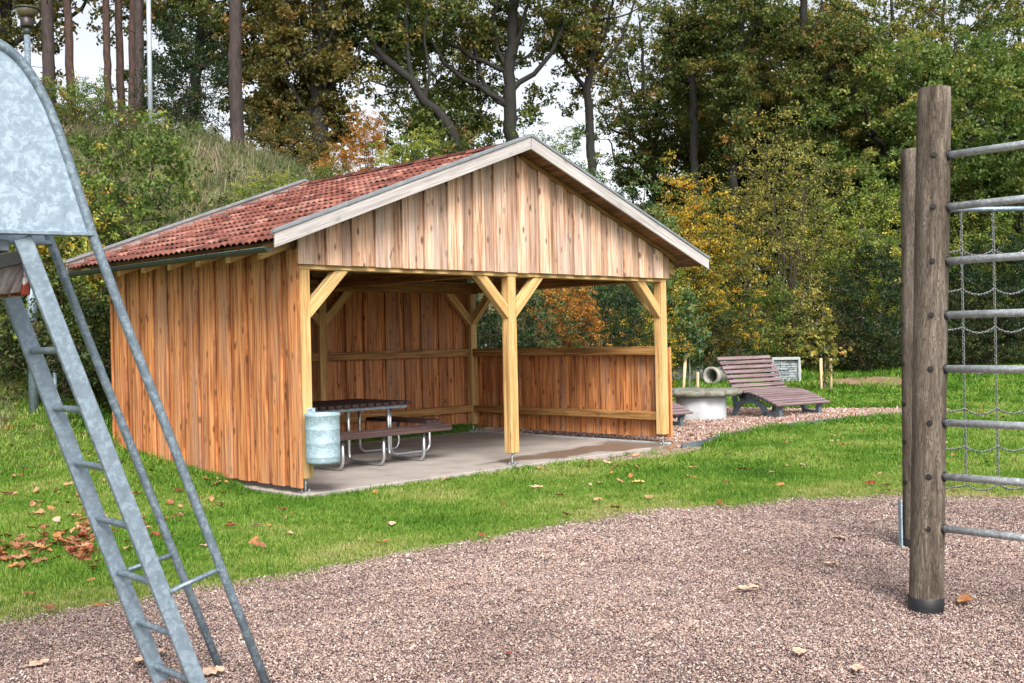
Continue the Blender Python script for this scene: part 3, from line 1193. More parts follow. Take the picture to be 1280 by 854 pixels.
mb.box(-.05, .05, .198, .2125, .40, .60, 2)
mb.tube([(-.02, .196, .59), (-.02, .185, .59)], .012, 8)
mb.build('bracket', M['bin'], WB, .003)

# ------------------------------------------------------------------ slide with ladder (galvanised), left foreground
foot_far = gp(282, 838)[:2]
RD = Vector((-.68, .735, 0)).normalized()      # along the rungs, to the far side
AD = Vector((.735, .68, 0)).normalized()       # horizontally away from the platform, towards the climber
WS = .485
F0 = Vector((foot_far[0], foot_far[1], 0)) - RD * WS


def pl(u, v, s=0.):
    """the point of the vertical plane at distance s behind the near side of the slide that is seen at (u, v)"""
    d = Vector(ray(u, v))
    P0 = F0 + RD * s
    C = Vector((0, 0, CAMZ))
    k = (P0 - C).dot(RD) / d.dot(RD)
    return C + d * k


SLD = empty('playground_slide', (F0.x, F0.y, 0), 0)
tag(SLD, 'galvanised playground slide with steep steel ladder, round handrails and curved side panels', 'slide')
o0 = Vector((F0.x, F0.y, 0))
hoop_px = [(335, 860), (277, 712), (210, 540), (160, 412), (115, 292), (100, 246), (84, 196), (66, 146), (48, 108), (28, 78), (8, 60), (-18, 46), (-50, 40), (-84, 46), (-116, 68), (-140, 104), (-156, 150), (-166, 200), (-174, 250), (-178, 284)]
near_pts = [pl(*q) - o0 for q in hoop_px]
d0 = (near_pts[0] - near_pts[4])
k0 = (-.3 - near_pts[0].z) / d0.z
near_pts[0] = near_pts[0] + d0 * max(0, k0)


def smooth_path(pts, it=2):
    for _ in range(it):
        q = [pts[0]]
        for a1, b1 in zip(pts, pts[1:]):
            q += [a1 * .75 + b1 * .25, a1 * .25 + b1 * .75]
        q.append(pts[-1])
        pts = q
    return pts


hoop = smooth_path(near_pts[4:], 2)
stem = near_pts[:4]
zlip = near_pts[4].z
for s in (0, WS):
    mb = MB()
    off = RD * s
    mb.tube([p_ + off for p_ in stem + hoop], .0215 if s == 0 else .0205, 14)
    mb.build('handrail', M['galvt'], SLD)
    # sheet panel inside the hoop
    poly = [p_ + off for p_ in hoop]
    mb = MB()
    mb.prism([p_ + RD * -.002 for p_ in poly], RD * .004)
    mb.build('side_panel', M['galv'], SLD)
    # folded lip along the bottom of the sheet
    mb = MB()
    a1, b1 = poly[0] + Vector((0, 0, -.004)), poly[-1] + Vector((0, 0, -.004))
    mb.beam(a1, b1, .05, .018)
    mb.build('panel_lip', M['galvs'], SLD, .003)
# stringers: flat rectangular tube
for s, px in ((.02, [(34, 292), (54, 365), (186, 700), (247, 854)]), (WS - .02, [(-14, 292), (14, 372), (142, 700), (202, 854)])):
    a1, b1 = pl(*px[1], s) - o0, pl(*px[2], s) - o0
    d_ = (b1 - a1).normalized()
    top = a1 - d_ * ((zlip - .03 - a1.z) / -d_.z)
    bot = b1 + d_ * ((b1.z + .32) / -d_.z)
    mb = MB()
    mb.beam(top, bot, .032, .078, up=(AD.x, AD.y, 0))
    mb.build('stringer', M['galvs'], SLD, .006, 2)
    if s < .1:
        NS = (a1, b1)
    else:
        FS = (a1, b1)


def on_line(ab, z):
    a1, b1 = ab
    k = (z - a1.z) / (b1.z - a1.z)
    return a1 + (b1 - a1) * k


near_rungs = [(78, 438), (107, 514), (138, 587), (165, 661), (193, 732), (219, 797), (243, 856)]
for u, v in near_rungs:
    z = (pl(u, v, .02) - o0).z
    a1 = on_line(NS, z)
    b1 = on_line(FS, z)
    dd = (b1 - a1).normalized()
    mb = MB()
    mb.tube([a1 - dd * .006, a1 + dd * .02, b1 - dd * .02, b1 + dd * .045], .0165, 12)
    mb.tube([b1 + dd * .016, b1 + dd * .047], .0215, 12)
    mb.build('rung', M['galvt'], SLD)
# cross bars from the stringers out to the handrails
for s, pa, pb in ((0, (212, 740), (275, 711)), (WS, (150, 716), (219, 692))):
    mb = MB()
    mb.tube([pl(*pa, s) - o0, pl(*pb, s) - o0], .0125, 10)
    mb.build('cross_bar', M['galvt'], SLD)
# platform between the panels and the chute going down to the left
zpl = zlip - .04
xa = -1.05
mb = MB()
pA = Vector(hoop[0])
t_top = near_pts[4].dot(AD)


def fr(a1, s, z):
    return AD * a1 + RD * s + Vector((0, 0, z))


amin = hoop[-1].dot(AD)
ast = on_line(NS, zpl).dot(AD)
mb.hexa([fr(amin, .03, zpl - .05), fr(ast - .05, .03, zpl - .05), fr(ast - .05, WS - .03, zpl - .05), fr(amin, WS - .03, zpl - .05)], [fr(amin, .03, zpl), fr(ast - .05, .03, zpl), fr(ast - .05, WS - .03, zpl), fr(amin, WS - .03, zpl)], 0)
mb.build('platform', M['plastic'], SLD, .004)
# back legs of the platform, off to the left
for s in (.03, WS - .03):
    mb = MB()
    mb.tube([fr(amin + .05, s, zpl - .03), fr(amin + .02, s, -.3)], .024, 10)
    mb.build('leg', M['galvt'], SLD)
# chute: trough with rims hung under the front of the platform
ch0 = on_line(FS, (pl(35, 350, .1) - o0).z)
cz = (pl(40, 362, .10) - o0)
ca = cz.dot(AD)
mb = MB()
rise = -.16
prof = [(.05, .12), (.075, .12), (.14, 0.0), (WS - .14, 0.0), (WS - .075, .12), (WS - .05, .12), (WS - .11, -.022), (.11, -.022)]
n = len(prof)
secs = []
for k in range(12):
    aa = ca - .045 - k * .16
    zz = cz.z + .01 - .012 * k - .0022 * k * k * (2.2 if k > 3 else 1)
    secs.append([fr(aa, s, zz + dz) for s, dz in prof])
vs = [p_ for q in secs for p_ in q]
fs = []
for k in range(len(secs) - 1):
    for i in range(n):
        j = (i + 1) % n
        fs.append((k * n + i, k * n + j, (k + 1) * n + j, (k + 1) * n + i))
mb.add(vs, fs, None, 0, False)
chute = mb.build('chute', M['chute'], SLD)
mb = MB()
mb.prism([fr(ca - .043, s, cz.z + .01 + dz) for s, dz in ((.045, .125), (.085, .125), (.14, .02), (WS - .14, .02), (WS - .085, .125), (WS - .045, .125), (WS - .10, -.035), (.10, -.035))], AD * .035)
mb.build('chute_end', M['rusty'], chute, .004)
mb = MB()
for s in (.01, WS - .06):
    mb.hexa([fr(ca - 1.7, s, cz.z - .35), fr(ca - .07, s, cz.z + .105), fr(ca - .07, s + .05, cz.z + .105), fr(ca - 1.7, s + .05, cz.z - .35)], [fr(ca - 1.7, s, cz.z - .28), fr(ca - .07, s, cz.z + .165), fr(ca - .07, s + .05, cz.z + .165), fr(ca - 1.7, s + .05, cz.z - .28)], 0)
mb.build('chute_rim', M['rimdark'], chute, .004)

# ------------------------------------------------------------------ climbing frame, right foreground
cf = gp(1155.5, 768)
cb = gp(1144, 690)
CF = empty('climbing_frame', (cf[0], cf[1], 0))
tag(CF, 'timber post climbing frame with steel rungs and a hanging chain net on the gravel', 'climbing frame')
rel = lambda P: Vector((P[0] - cf[0], P[1] - cf[1], P[2]))
ptop = rel(dp(1166.5, 112, cf[1] + .02))
zt = ptop.z
g0 = -.06


def round_post(base, top, r, seed, name='post'):
    mb = MB()
    rng = random.Random(seed)
    n, m = 28, 30
    base, top = Vector(base), Vector(top)
    vs, fs, gs = [], [], []
    ph = [rng.uniform(0, TAU) for _ in range(6)]
    for i in range(m + 1):
        k = i / m
        c = base.lerp(top, k)
        e = max(0, (k - .994) / .006) * .5
        for j in range(n):
            an = TAU * j / n
            rr_ = r * (1.0 + .022 * math.sin(2 * an + ph[0] + k * 1.2) + .014 * math.sin(5 * an + ph[1] + k * 3) + .008 * math.sin(9 * an + ph[2]) + .01 * math.sin(k * 11 + ph[3])) * (1 - .09 * e)
            vs.append(c + Vector((rr_ * math.cos(an), rr_ * math.sin(an), 0)))
            gs.append((math.cos(an) * r + seed, math.sin(an) * r + seed, k * (top - base).length + seed))
    for i in range(m):
        for j in range(n):
            j2 = (j + 1) % n
            fs.append((i * n + j, i * n + j2, (i + 1) * n + j2, (i + 1) * n + j))
    vs.append(top + Vector((.0, 0, .012)))
    gs.append((seed, seed, 0))
    for j in range(n):
        fs.append((m * n + j, m * n + (j + 1) % n, len(vs) - 1))
    mb.add(vs, fs, gs, .5, True)
    o = mb.build(name, M['robinia'], CF)
    mb = MB()
    mb.lathe([(r * 1.045, -.1), (r * 1.05, .0), (r * 1.05, .052), (r * 1.02, .056)], 26)
    ax = lambda z: base.lerp(top, (z - base.z) / (top.z - base.z))
    mb.v = [(x + ax(z + g0).x, y + ax(z + g0).y, z + g0 + .055) for x, y, z in mb.v]
    mb.build('post_sleeve', M['black'], o)
    return o


P1b, P1t = Vector((0, 0, g0 - .3)), Vector((ptop.x, .0, zt))
P1b = P1b + (P1b - P1t).normalized() * 0
post1 = round_post(P1b, P1t, .1, 3.1)
rb = rel(cb)
P2t = rel(dp(1143, 187, cb[1]))
post2 = round_post(Vector((rb.x, rb.y, g0 - .3)), Vector((P2t.x, rb.y, P2t.z)), .1, 8.7)
# posts that carry the other ends (outside the picture)
P3b = Vector((.95, -.98, g0))
P4b = Vector((rb.x + 1.75, rb.y + .08, g0))
post3 = round_post(P3b + Vector((0, 0, -.3)), P3b + Vector((.0, 0, 3.16)), .1, 5.2)
post4 = round_post(P4b + Vector((0, 0, -.3)), P4b + Vector((.0, 0, 3.12)), .1, 6.4)
# steel anchor strap on the rear post
mb = MB()
pa, pb = rel(dp(1132.2, 625, cb[1] - .02)), rel(dp(1133, 690, cb[1] - .02))
mb.box(rb.x - .116, rb.x - .104, rb.y - .035, rb.y + .035, pb.z - .05, pa.z)
mb.build('anchor_strap', M['bin'], post2, .002)


def bolt(mb, c, d, r=.013):
    c, d = Vector(c), Vector(d).normalized()
    mb.tube([c, c + d * .014], r, 6, smooth=False)
    mb.tube([c - d * .002, c + d * .004], r * 1.7, 12, smooth=False)


def post_axis(z):
    k = (z - P1b.z) / (P1t.z - P1b.z)
    return P1b.lerp(P1t, k)


for v in (195, 259.5, 327, 394, 461, 528, 595, 660):
    z = rel(dp(1180, v, cf[1] - .05)).z
    c = post_axis(z)
    e = Vector((P3b.x, P3b.y, z))
    d_ = (e - c).normalized()
    mb = MB()
    mb.tube([c + d_ * .08, e - d_ * .08], .0225, 14)
    rg = mb.build('rung', M['rung'], CF)
    for ca_, cb_ in ((c + d_ * .088, c + d_ * .108), (e - d_ * .108, e - d_ * .088)):
        mb = MB()
        mb.tube([ca_, cb_], .029, 14)
        mb.build('collar', M['bolt'], rg)
    mb = MB()
    dn = Vector((-.35, -1, 0)).normalized()
    bolt(mb, c + dn * .099, dn, .011)
    mb.build('bolt', M['bolt'], post1)
for v in (308, 356, 405, 455, 505, 552, 602):
    z = rel(dp(1131, v, cb[1])).z
    mb = MB()
    dn = Vector((-.9, -.55, 0)).normalized()
    bolt(mb, Vector((rb.x, rb.y, z)) + dn * .099, dn, .010)
    mb.build('bolt', M['bolt'], post2)
# top bar and chain net between rear post and the far right post
n0 = Vector((rb.x, rb.y, 0))
n1 = Vector((P4b.x, P4b.y, 0))
nd = (n1 - n0).normalized()
zt_net = rel(dp(1240, 261, cb[1])).z
mb = MB()
mb.tube([n0 + nd * .08 + Vector((0, 0, zt_net)), n1 - nd * .08 + Vector((0, 0, zt_net))], .02, 12)
mb.build('top_bar', M['galvt'], CF)
node_z = [rel(dp(1230, v, cb[1])).z for v in (312, 361, 409, 460, 511, 558, 606)]
xs_ = [rel(dp(u, 400, cb[1])).x - rb.x for u in (1205, 1246)]
gap = xs_[1] - xs_[0]
cols = [xs_[0] + gap * k for k in range(7) if xs_[0] + gap * k < (n1 - n0).length - .12]
mb = MB()


def chain(mb, pts, link_l=.032, wire=.0036, width=.0088):
    pts = [Vector(p_) for p_ in pts]
    acc = [0]
    for a1, b1 in zip(pts, pts[1:]):
        acc.append(acc[-1] + (b1 - a1).length)
    L = acc[-1]
    nlk = max(2, int(round(L / (link_l * .78))))

    def at(dist):
        dist = min(max(dist, 0), L - 1e-6)
        for i in range(len(acc) - 1):
            if dist <= acc[i + 1]:
                k = (dist - acc[i]) / max(1e-9, acc[i + 1] - acc[i])
                return pts[i].lerp(pts[i + 1], k)
        return pts[-1]
    for i in range(nlk):
        c = at((i + .5) * L / nlk)
        t = (at((i + .9) * L / nlk) - at((i + .1) * L / nlk)).normalized()
        a_ = t.cross(Vector((.3, .9, .2))).normalized()
        b_2 = t.cross(a_)
        if i % 2:
            a_, b_2 = b_2, a_
        a_ = (a_ * .8 + b_2 * .6).normalized()
        b_2 = t.cross(a_)
        vs, fs = [], []
        ns, nm = 8, 5
        for k in range(ns):
            an = TAU * k / ns
            px_, py_ = math.cos(an) * link_l * .5, math.sin(an) * width
            rad = (t * math.cos(an) + a_ * math.sin(an))
            for j in range(nm):
                bn = TAU * j / nm
                vs.append(c + t * px_ + a_ * py_ + rad * math.cos(bn) * wire + b_2 * math.sin(bn) * wire)
        for k in range(ns):
            for j in range(nm):
                fs.append((k * nm + j, ((k + 1) % ns) * nm + j, ((k + 1) % ns) * nm + (j + 1) % nm, k * nm + (j + 1) % nm))
        mb.add(vs, fs, None, 0, True)


for x in cols:
    c = n0 + nd * x
    chain(mb, [c + Vector((0, 0, zt_net - .02)), c + Vector((0, 0, node_z[-1]))])
for z in node_z:
    xe = [.1] + cols + [(n1 - n0).length - .1]
    for k, (x0, x1) in enumerate(zip(xe, xe[1:])):
        w = x1 - x0
        pts = []
        for i in range(9):
            q = i / 8
            sag = .045 * (1 - (2 * q - 1) ** 2)
            if k == 0:
                sag = .02 * (1 - (2 * q - 1) ** 2) - .03 * q + .03 * q
            pts.append(n0 + nd * (x0 + w * q) + Vector((0, 0, z - sag)))
        chain(mb, pts)
mb.build('chain_net', M['chain'], CF)

# ------------------------------------------------------------------ lamp post, pole on the hill, pipe stub
Yl = 16.2
bl = dp(43, 524, Yl)
zb = hz(bl[0], bl[1])
LP = empty('lamp_post', (bl[0], bl[1], zb))
tag(LP, 'grey park lamp post with flat dark lantern head standing behind the slide', 'lamp post')
hd = dp(34, 42, Yl)
Lh = hd[2] - zb
mb = MB()
mb.tube([(0, 0, -.3), (0, 0, Lh * .30), (0, 0, Lh * .31), (hd[0] - bl[0], 0, Lh)], [.072, .072, .052, .044], 16)
mb.build('pole', M['galvt'], LP)
hx = hd[0] - bl[0]
mb = MB()
mb.tube([(hx, 0, Lh - .02), (hx, 0, Lh + .10)], .050, 14)
mb.build('spigot', M['gutter'], LP)
mb = MB()
mb.lathe([(0, .09), (.085, .09), (.092, .10), (.092, .215), (.075, .225), (0, .225)], 20, (hx, 0, Lh))
mb.build('lamp_housing', M['lampdark'], LP)
mb = MB()
mb.lathe([(.07, .226), (.10, .24), (.17, .33), (.165, .335), (0, .335)], 24, (hx, 0, Lh))
mb.build('diffuser', M['lampglass'], LP)
mb = MB()
mb.lathe([(.172, .337), (.19, .345), (.19, .36), (.12, .375), (0, .38)], 24, (hx, 0, Lh))
mb.build('lamp_cap', M['gutter'], LP)

Yp = 27.5
bp_ = dp(188, 150, Yp)
zb = hz(bp_[0], bp_[1])
WP = MB()
tp = dp(185, -40, Yp)
WP.tube([(0, 0, -.4), (tp[0] - bp_[0], 0, tp[2] - zb)], [.062, .055], 14)
WP.tube([(tp[0] - bp_[0], 0, tp[2] - zb - .02), (tp[0] - bp_[0], 0, tp[2] - zb + .05)], .075, 14)
o = WP.build('metal_pole', M['polewhite'], None, loc=(bp_[0], bp_[1], zb))
tag(o, 'tall pale blue grey metal pole standing on the hill crest above the oak bush', 'pole')

bs = dp(69, 497, 15.9)
zb = hz(bs[0], bs[1])
mb = MB()
ht = (497 - 465) / F * 15.9 + (bs[2] - zb)
mb.tube([(0, 0, -.3), (0, 0, max(.35, ht))], .028, 12)
st_ = mb.build('pipe_post', M['galvt'], None, loc=(bs[0], bs[1], zb))
tag(st_, 'short grey steel pipe with black cap standing in the grass beside the lamp post', 'pipe post')
mb = MB()
mb.tube([(0, 0, max(.35, ht)), (0, 0, max(.35, ht) + .03)], .034, 12)
mb.build('cap', M['black'], st_)

# ------------------------------------------------------------------ wave loungers
PROF = [(-.02, 1.17), (.08, 1.03), (.19, .86), (.30, .68), (.395, .555), (.47, .50), (.58, .49), (.70, .50), (.83, .49), (.97, .455), (1.12, .405), (1.27, .35), (1.42, .295), (1.52, .255)]


def prof_sample(n_):
    P_ = np.array(smooth_path([Vector((y, z, 0)) for y, z in PROF], 2))[:, :2]
    d_ = np.r_[0, np.cumsum(np.hypot(*np.diff(P_, axis=0).T))]
    q = np.linspace(0, d_[-1], n_)
    return np.stack([np.interp(q, d_, P_[:, 0]), np.interp(q, d_, P_[:, 1])], 1)


def make_lounger(label):
    root = empty('lounger')
    tag(root, label, 'lounger', 'slatted wave loungers on the gravel')
    pts = prof_sample(18)
    half = .82
    tang = np.gradient(pts, axis=0)
    for k in range(len(pts)):
        t = tang[k] / np.hypot(*tang[k])
        mb = MB()
        mb.rng = random.Random(k)
        mb.beam((-half, pts[k, 0], pts[k, 1]), (half, pts[k, 0], pts[k, 1]),  .078, .036, up=(0, -t[1], t[0]))
        mb.build('slat', M['slat'], root, .006)
    for sg in (-1, 1):
        x0 = sg * .62 - .035
        mb = MB()
        fine = prof_sample(40)
        tg = np.gradient(fine, axis=0)
        tg /= np.hypot(tg[:, 0], tg[:, 1])[:, None]
        up_ = np.stack([-tg[:, 1], tg[:, 0]], 1)
        # rail that follows the wave, deeper at the bend
        wid = .085 + .05 * np.exp(-((np.linspace(0, 1, 40) - .48) / .16) ** 2)
        o1 = fine - up_ * .018
        o2 = fine - up_ * (.018 + wid)[:, None]
        for i in range(39):
            quad = [o1[i], o1[i + 1], o2[i + 1], o2[i]]
            mb.prism([(x0, q[0], max(.0, q[1])) for q in quad], (.07, 0, 0))
        # arched foot from the back, over, down to the front leg
        an = np.linspace(0, math.pi, 25)
        cy, ro_, ri_ = .66, .46, .36
        for i in range(24):
            pq = [(cy - ro_ * math.cos(an[i]), .36 * math.sin(an[i])), (cy - ro_ * math.cos(an[i + 1]), .36 * math.sin(an[i + 1])), (cy - ri_ * math.cos(an[i + 1]), .27 * math.sin(an[i + 1])), (cy - ri_ * math.cos(an[i]), .27 * math.sin(an[i]))]
            mb.prism([(x0, *q) for q in pq], (.07, 0, 0))
        mb.prism([(x0, .42, .30), (x0, .56, .34), (x0, .60, .46), (x0, .36, .47)], (.07, 0, 0))
        mb.prism([(x0, .24, .15), (x0, .33, .22), (x0, .21, .74), (x0, .13, .80)], (.07, 0, 0))
        mb.prism([(x0, 1.0, 0), (x0, 1.40, 0), (x0, 1.40, .07), (x0, 1.02, .10)], (.07, 0, 0))
        mb.build('side_frame', M['plastic'], root)
        mb = MB()
        mb.box(x0 - .012, x0 + .082, 1.37, 1.46, 0, .262)
        mb.build('leg', M['plastic'], root, .006)
    return root


lg = make_lounger('plum slatted wave lounger in full view on the gravel beside the stone table')
A0, A1 = gp(972, 523)[:2], gp(1029, 521)[:2]
ang = math.atan2(A1[1] - A0[1], A1[0] - A0[0])
ang = R(37)
xd = np.array([math.cos(ang), math.sin(ang)])
yd = np.array([math.sin(ang), -math.cos(ang)])     # head -> foot direction, towards the camera
mid = np.array(gp(999.5, 522)[:2])
# local +y must be the foot direction: a half turn about z, mirrored width is symmetric
base = mid - yd * 1.415
lg.location = (base[0], base[1], hz(mid[0], mid[1]) + .025)
lg.rotation_euler = (0, 0, math.atan2(-yd[0], yd[1]))
l2 = copy_tree(lg)
l2['label'] = 'slatted wave lounger mostly hidden behind the right shelter post'
q2 = np.array(gp(851, 534)[:2])
a2 = R(38)
x2 = np.array([math.cos(a2), math.sin(a2)])
y2 = np.array([math.sin(a2), -math.cos(a2)])
base2 = q2 - x2 * .62 - y2 * 1.415
l2.location = (base2[0], base2[1], hz(q2[0], q2[1]) + .025)
l2.rotation_euler = (0, 0, math.atan2(-y2[0], y2[1]))

# ------------------------------------------------------------------ stone table
st = gp(882, 527)
SC = np.array([st[0], st[1] + .5])
STB = empty('stone_table', (SC[0], SC[1], hz(*SC) + .02))
tag(STB, 'round pale concrete ring carrying a rough mossy stone slab as a table', 'stone table')
mb = MB()
mb.lathe([(.40, -.1), (.50, -.1), (.505, .0), (.505, .455), (.49, .47), (.40, .47)], 48)
mb.build('ring_base', M['ring'], STB)
mb = MB()
rng = random.Random(9)
n = 40
vs, fs = [], []
pr = []
for k in range(n):
    an = TAU * k / n
    pr.append((.80 + .05 * math.sin(3 * an + 1) + .02 * math.sin(7 * an) + rng.uniform(-.03, .03), .54 + .03 * math.sin(4 * an) + rng.uniform(-.02, .02)))
lev = [(.86, .475, 0), (.985, .50, .014), (1.0, .545, .02), (.985, .585, .02), (.93, .605, .012), (.6, .612, .008), (.25, .615, .006)]
for sc, z, jt in lev:
    for k in range(n):
        an = TAU * k / n
        vs.append((math.cos(an) * pr[k][0] * sc + .0, math.sin(an) * pr[k][1] * sc * 1.25, z + rng.uniform(-jt, jt) * 1.6))
for i in range(len(lev) - 1):
    for k in range(n):
        k2 = (k + 1) % n
        fs.append((i * n + k, i * n + k2, (i + 1) * n + k2, (i + 1) * n + k))
fs.append(tuple(range((len(lev) - 1) * n, len(lev) * n)))
fs.append(tuple(reversed(range(n))))
mb.add(vs, fs, None, 0, True)
mb.build('stone_slab', M['mossy'], STB)

# ------------------------------------------------------------------ concrete pipe, long trough, stone stack behind the loungers
pc = gp(889, 489)
zb = hz(pc[0], pc[1])
mb = MB()
mb.lathe([(.205, -.01), (.285, -.01), (.285, .12), (.265, .14), (.265, .80), (.205, .80)], 36, closed=True)
o = mb.build('concrete_pipe', M['pipe'], None)
o.rotation_euler = (R(-90), 0, R(-38))
o.location = (pc[0], pc[1], zb + .28)
tag(o, 'short grey concrete pipe lying open end forward left of the big lounger', 'pipe')

tc_ = gp(858, 487)
zb = hz(tc_[0], tc_[1])
mb = MB()
pr = [(0, .04), (.16, .0), (.24, .04), (.30, .42), (.35, .44), (.35, .49), (.27, .49), (.21, .10), (0, .07)]
vs, fs = [], []
pts2 = [(-y, z) for y, z in reversed(pr[1:])] + pr
n = len(pts2)
for x in (-1.05, .95):
    for y, z in pts2:
        vs.append((x, y, z))
for i in range(n - 1):
    fs.append((i, i + 1, n + i + 1, n + i))
fs += [tuple(range(n)), tuple(reversed(range(n, 2 * n)))]
mb.add(vs, fs, None, 0, False)
o = mb.build('water_trough', M['ring'], None, .01)
o.location = (tc_[0] - .35, tc_[1] + .6, zb)
o.rotation_euler = (0, 0, R(-6))
tag(o, 'pale grey long trough lying in the grass behind the stone table', 'trough')

gc_ = gp(988, 487)
zb = hz(gc_[0], gc_[1])
SS = empty('stone_stack', (gc_[0] - .05, gc_[1] + .3, zb), R(-12))
tag(SS, 'square stack of grey stone layers in a white frame behind the big lounger', 'stone stack')
mb = MB()
rng = random.Random(4)
z = .06
while z < .70:
    hgt = rng.uniform(.05, .09)
    x = -.36
    while x < .34:
        w = rng.uniform(.12, .3)
        mb.box(x, min(x + w, .36), -.30 + rng.uniform(0, .05), .3, z, z + hgt - .008, 0)
        x += w + .01
    z += hgt
mb.build('stone_layers', M['slate'], SS, .008)
mb = MB()
mb.box(-.42, .42, -.36, .36, .715, .79, 0)
for x, y in ((-.4, -.34), (.4, -.34), (-.4, .34), (.4, .34)):
    mb.box(x - .035, x + .035, y - .03, y + .03, 0, .713, 2)
mb.build('frame', M['whiteframe'], SS, .006)


# ------------------------------------------------------------------ vegetation
BARK = {
    'oak': bark('oak_bark', (.005, .004, .0035), (.017, .0135, .011), (.012, .015, .007)),
    'pine': bark('pine_bark', (.016, .011, .010), (.056, .037, .033)),
    'redpine': bark('red_pine_bark', (.028, .015, .011), (.085, .046, .034)),
    'twig': bark('twig_bark', (.03, .022, .016), (.085, .066, .05)),
    'pale': bark('sapling_bark', (.12, .12, .105), (.25, .24, .21)),
}
LEAF = {
    'oak': leaf_mat('oak_leaves', [(0, (0.041, 0.063, 0.017)), (.3, (0.080, 0.108, 0.029)), (.6, (0.137, 0.154, 0.043)), (.82, (0.233, 0.177, 0.058)), (1, (0.342, 0.165, 0.065))]),
    'brownoak': leaf_mat('turning_oak_leaves', [(0, (0.063, 0.069, 0.021)), (.35, (0.121, 0.115, 0.034)), (.65, (0.207, 0.155, 0.048)), (.85, (0.276, 0.155, 0.052)), (1, (0.345, 0.196, 0.075))]),
    'bigoak': leaf_mat('green_oak_leaves', [(0, (0.052, 0.094, 0.024)), (.35, (0.108, 0.166, 0.041)), (.7, (0.183, 0.230, 0.059)), (.9, (0.330, 0.294, 0.086)), (1, (0.520, 0.359, 0.121))]),
    'orange': leaf_mat('orange_leaves', [(0, (.20, .10, .025)), (.4, (.38, .165, .035)), (.75, (.50, .235, .05)), (1, (.52, .33, .10))]),
    'yellow': leaf_mat('yellow_leaves', [(0, (0.063, 0.095, 0.023)), (.32, (0.147, 0.158, 0.037)), (.48, (0.378, 0.284, 0.047)), (.75, (0.620, 0.410, 0.053)), (1, (0.588, 0.252, 0.042))]),
    'yellowgreen': leaf_mat('yellow_green_leaves', [(0, (0.099, 0.158, 0.033)), (.4, (0.223, 0.284, 0.063)), (.75, (0.412, 0.404, 0.090)), (1, (0.620, 0.493, 0.120))]),
    'midgreen': leaf_mat('mid_green_leaves', [(0, (0.050, 0.097, 0.040)), (.45, (0.097, 0.168, 0.068)), (.8, (0.167, 0.230, 0.089)), (1, (0.301, 0.265, 0.091))]),
    'dark': leaf_mat('dark_evergreen_leaves', [(0, (0.008, 0.021, 0.008)), (.5, (0.018, 0.041, 0.017)), (.85, (0.038, 0.065, 0.022)), (1, (0.066, 0.079, 0.023))], .2, .35),
    'olive': leaf_mat('olive_leaves', [(0, (0.089, 0.101, 0.032)), (.35, (0.203, 0.203, 0.059)), (.7, (0.356, 0.324, 0.082)), (.9, (0.551, 0.421, 0.097)), (1, (0.486, 0.276, 0.097))]),
    'bush': leaf_mat('oak_bush_leaves', [(0, (0.054, 0.092, 0.022)), (.4, (0.112, 0.176, 0.040)), (.72, (0.199, 0.253, 0.062)), (.9, (0.431, 0.351, 0.078)), (1, (0.596, 0.295, 0.085))]),
    'bramble': leaf_mat('bramble_leaves', [(0, (0.025, 0.044, 0.016)), (.45, (0.060, 0.090, 0.030)), (.75, (0.098, 0.121, 0.040)), (.92, (0.172, 0.138, 0.052)), (1, (0.184, 0.081, 0.046))]),
    'russet': leaf_mat('russet_twiggy_leaves', [(0, (.07, .045, .03)), (.5, (.14, .095, .06)), (.85, (.20, .15, .075)), (1, (.25, .19, .07))]),
}


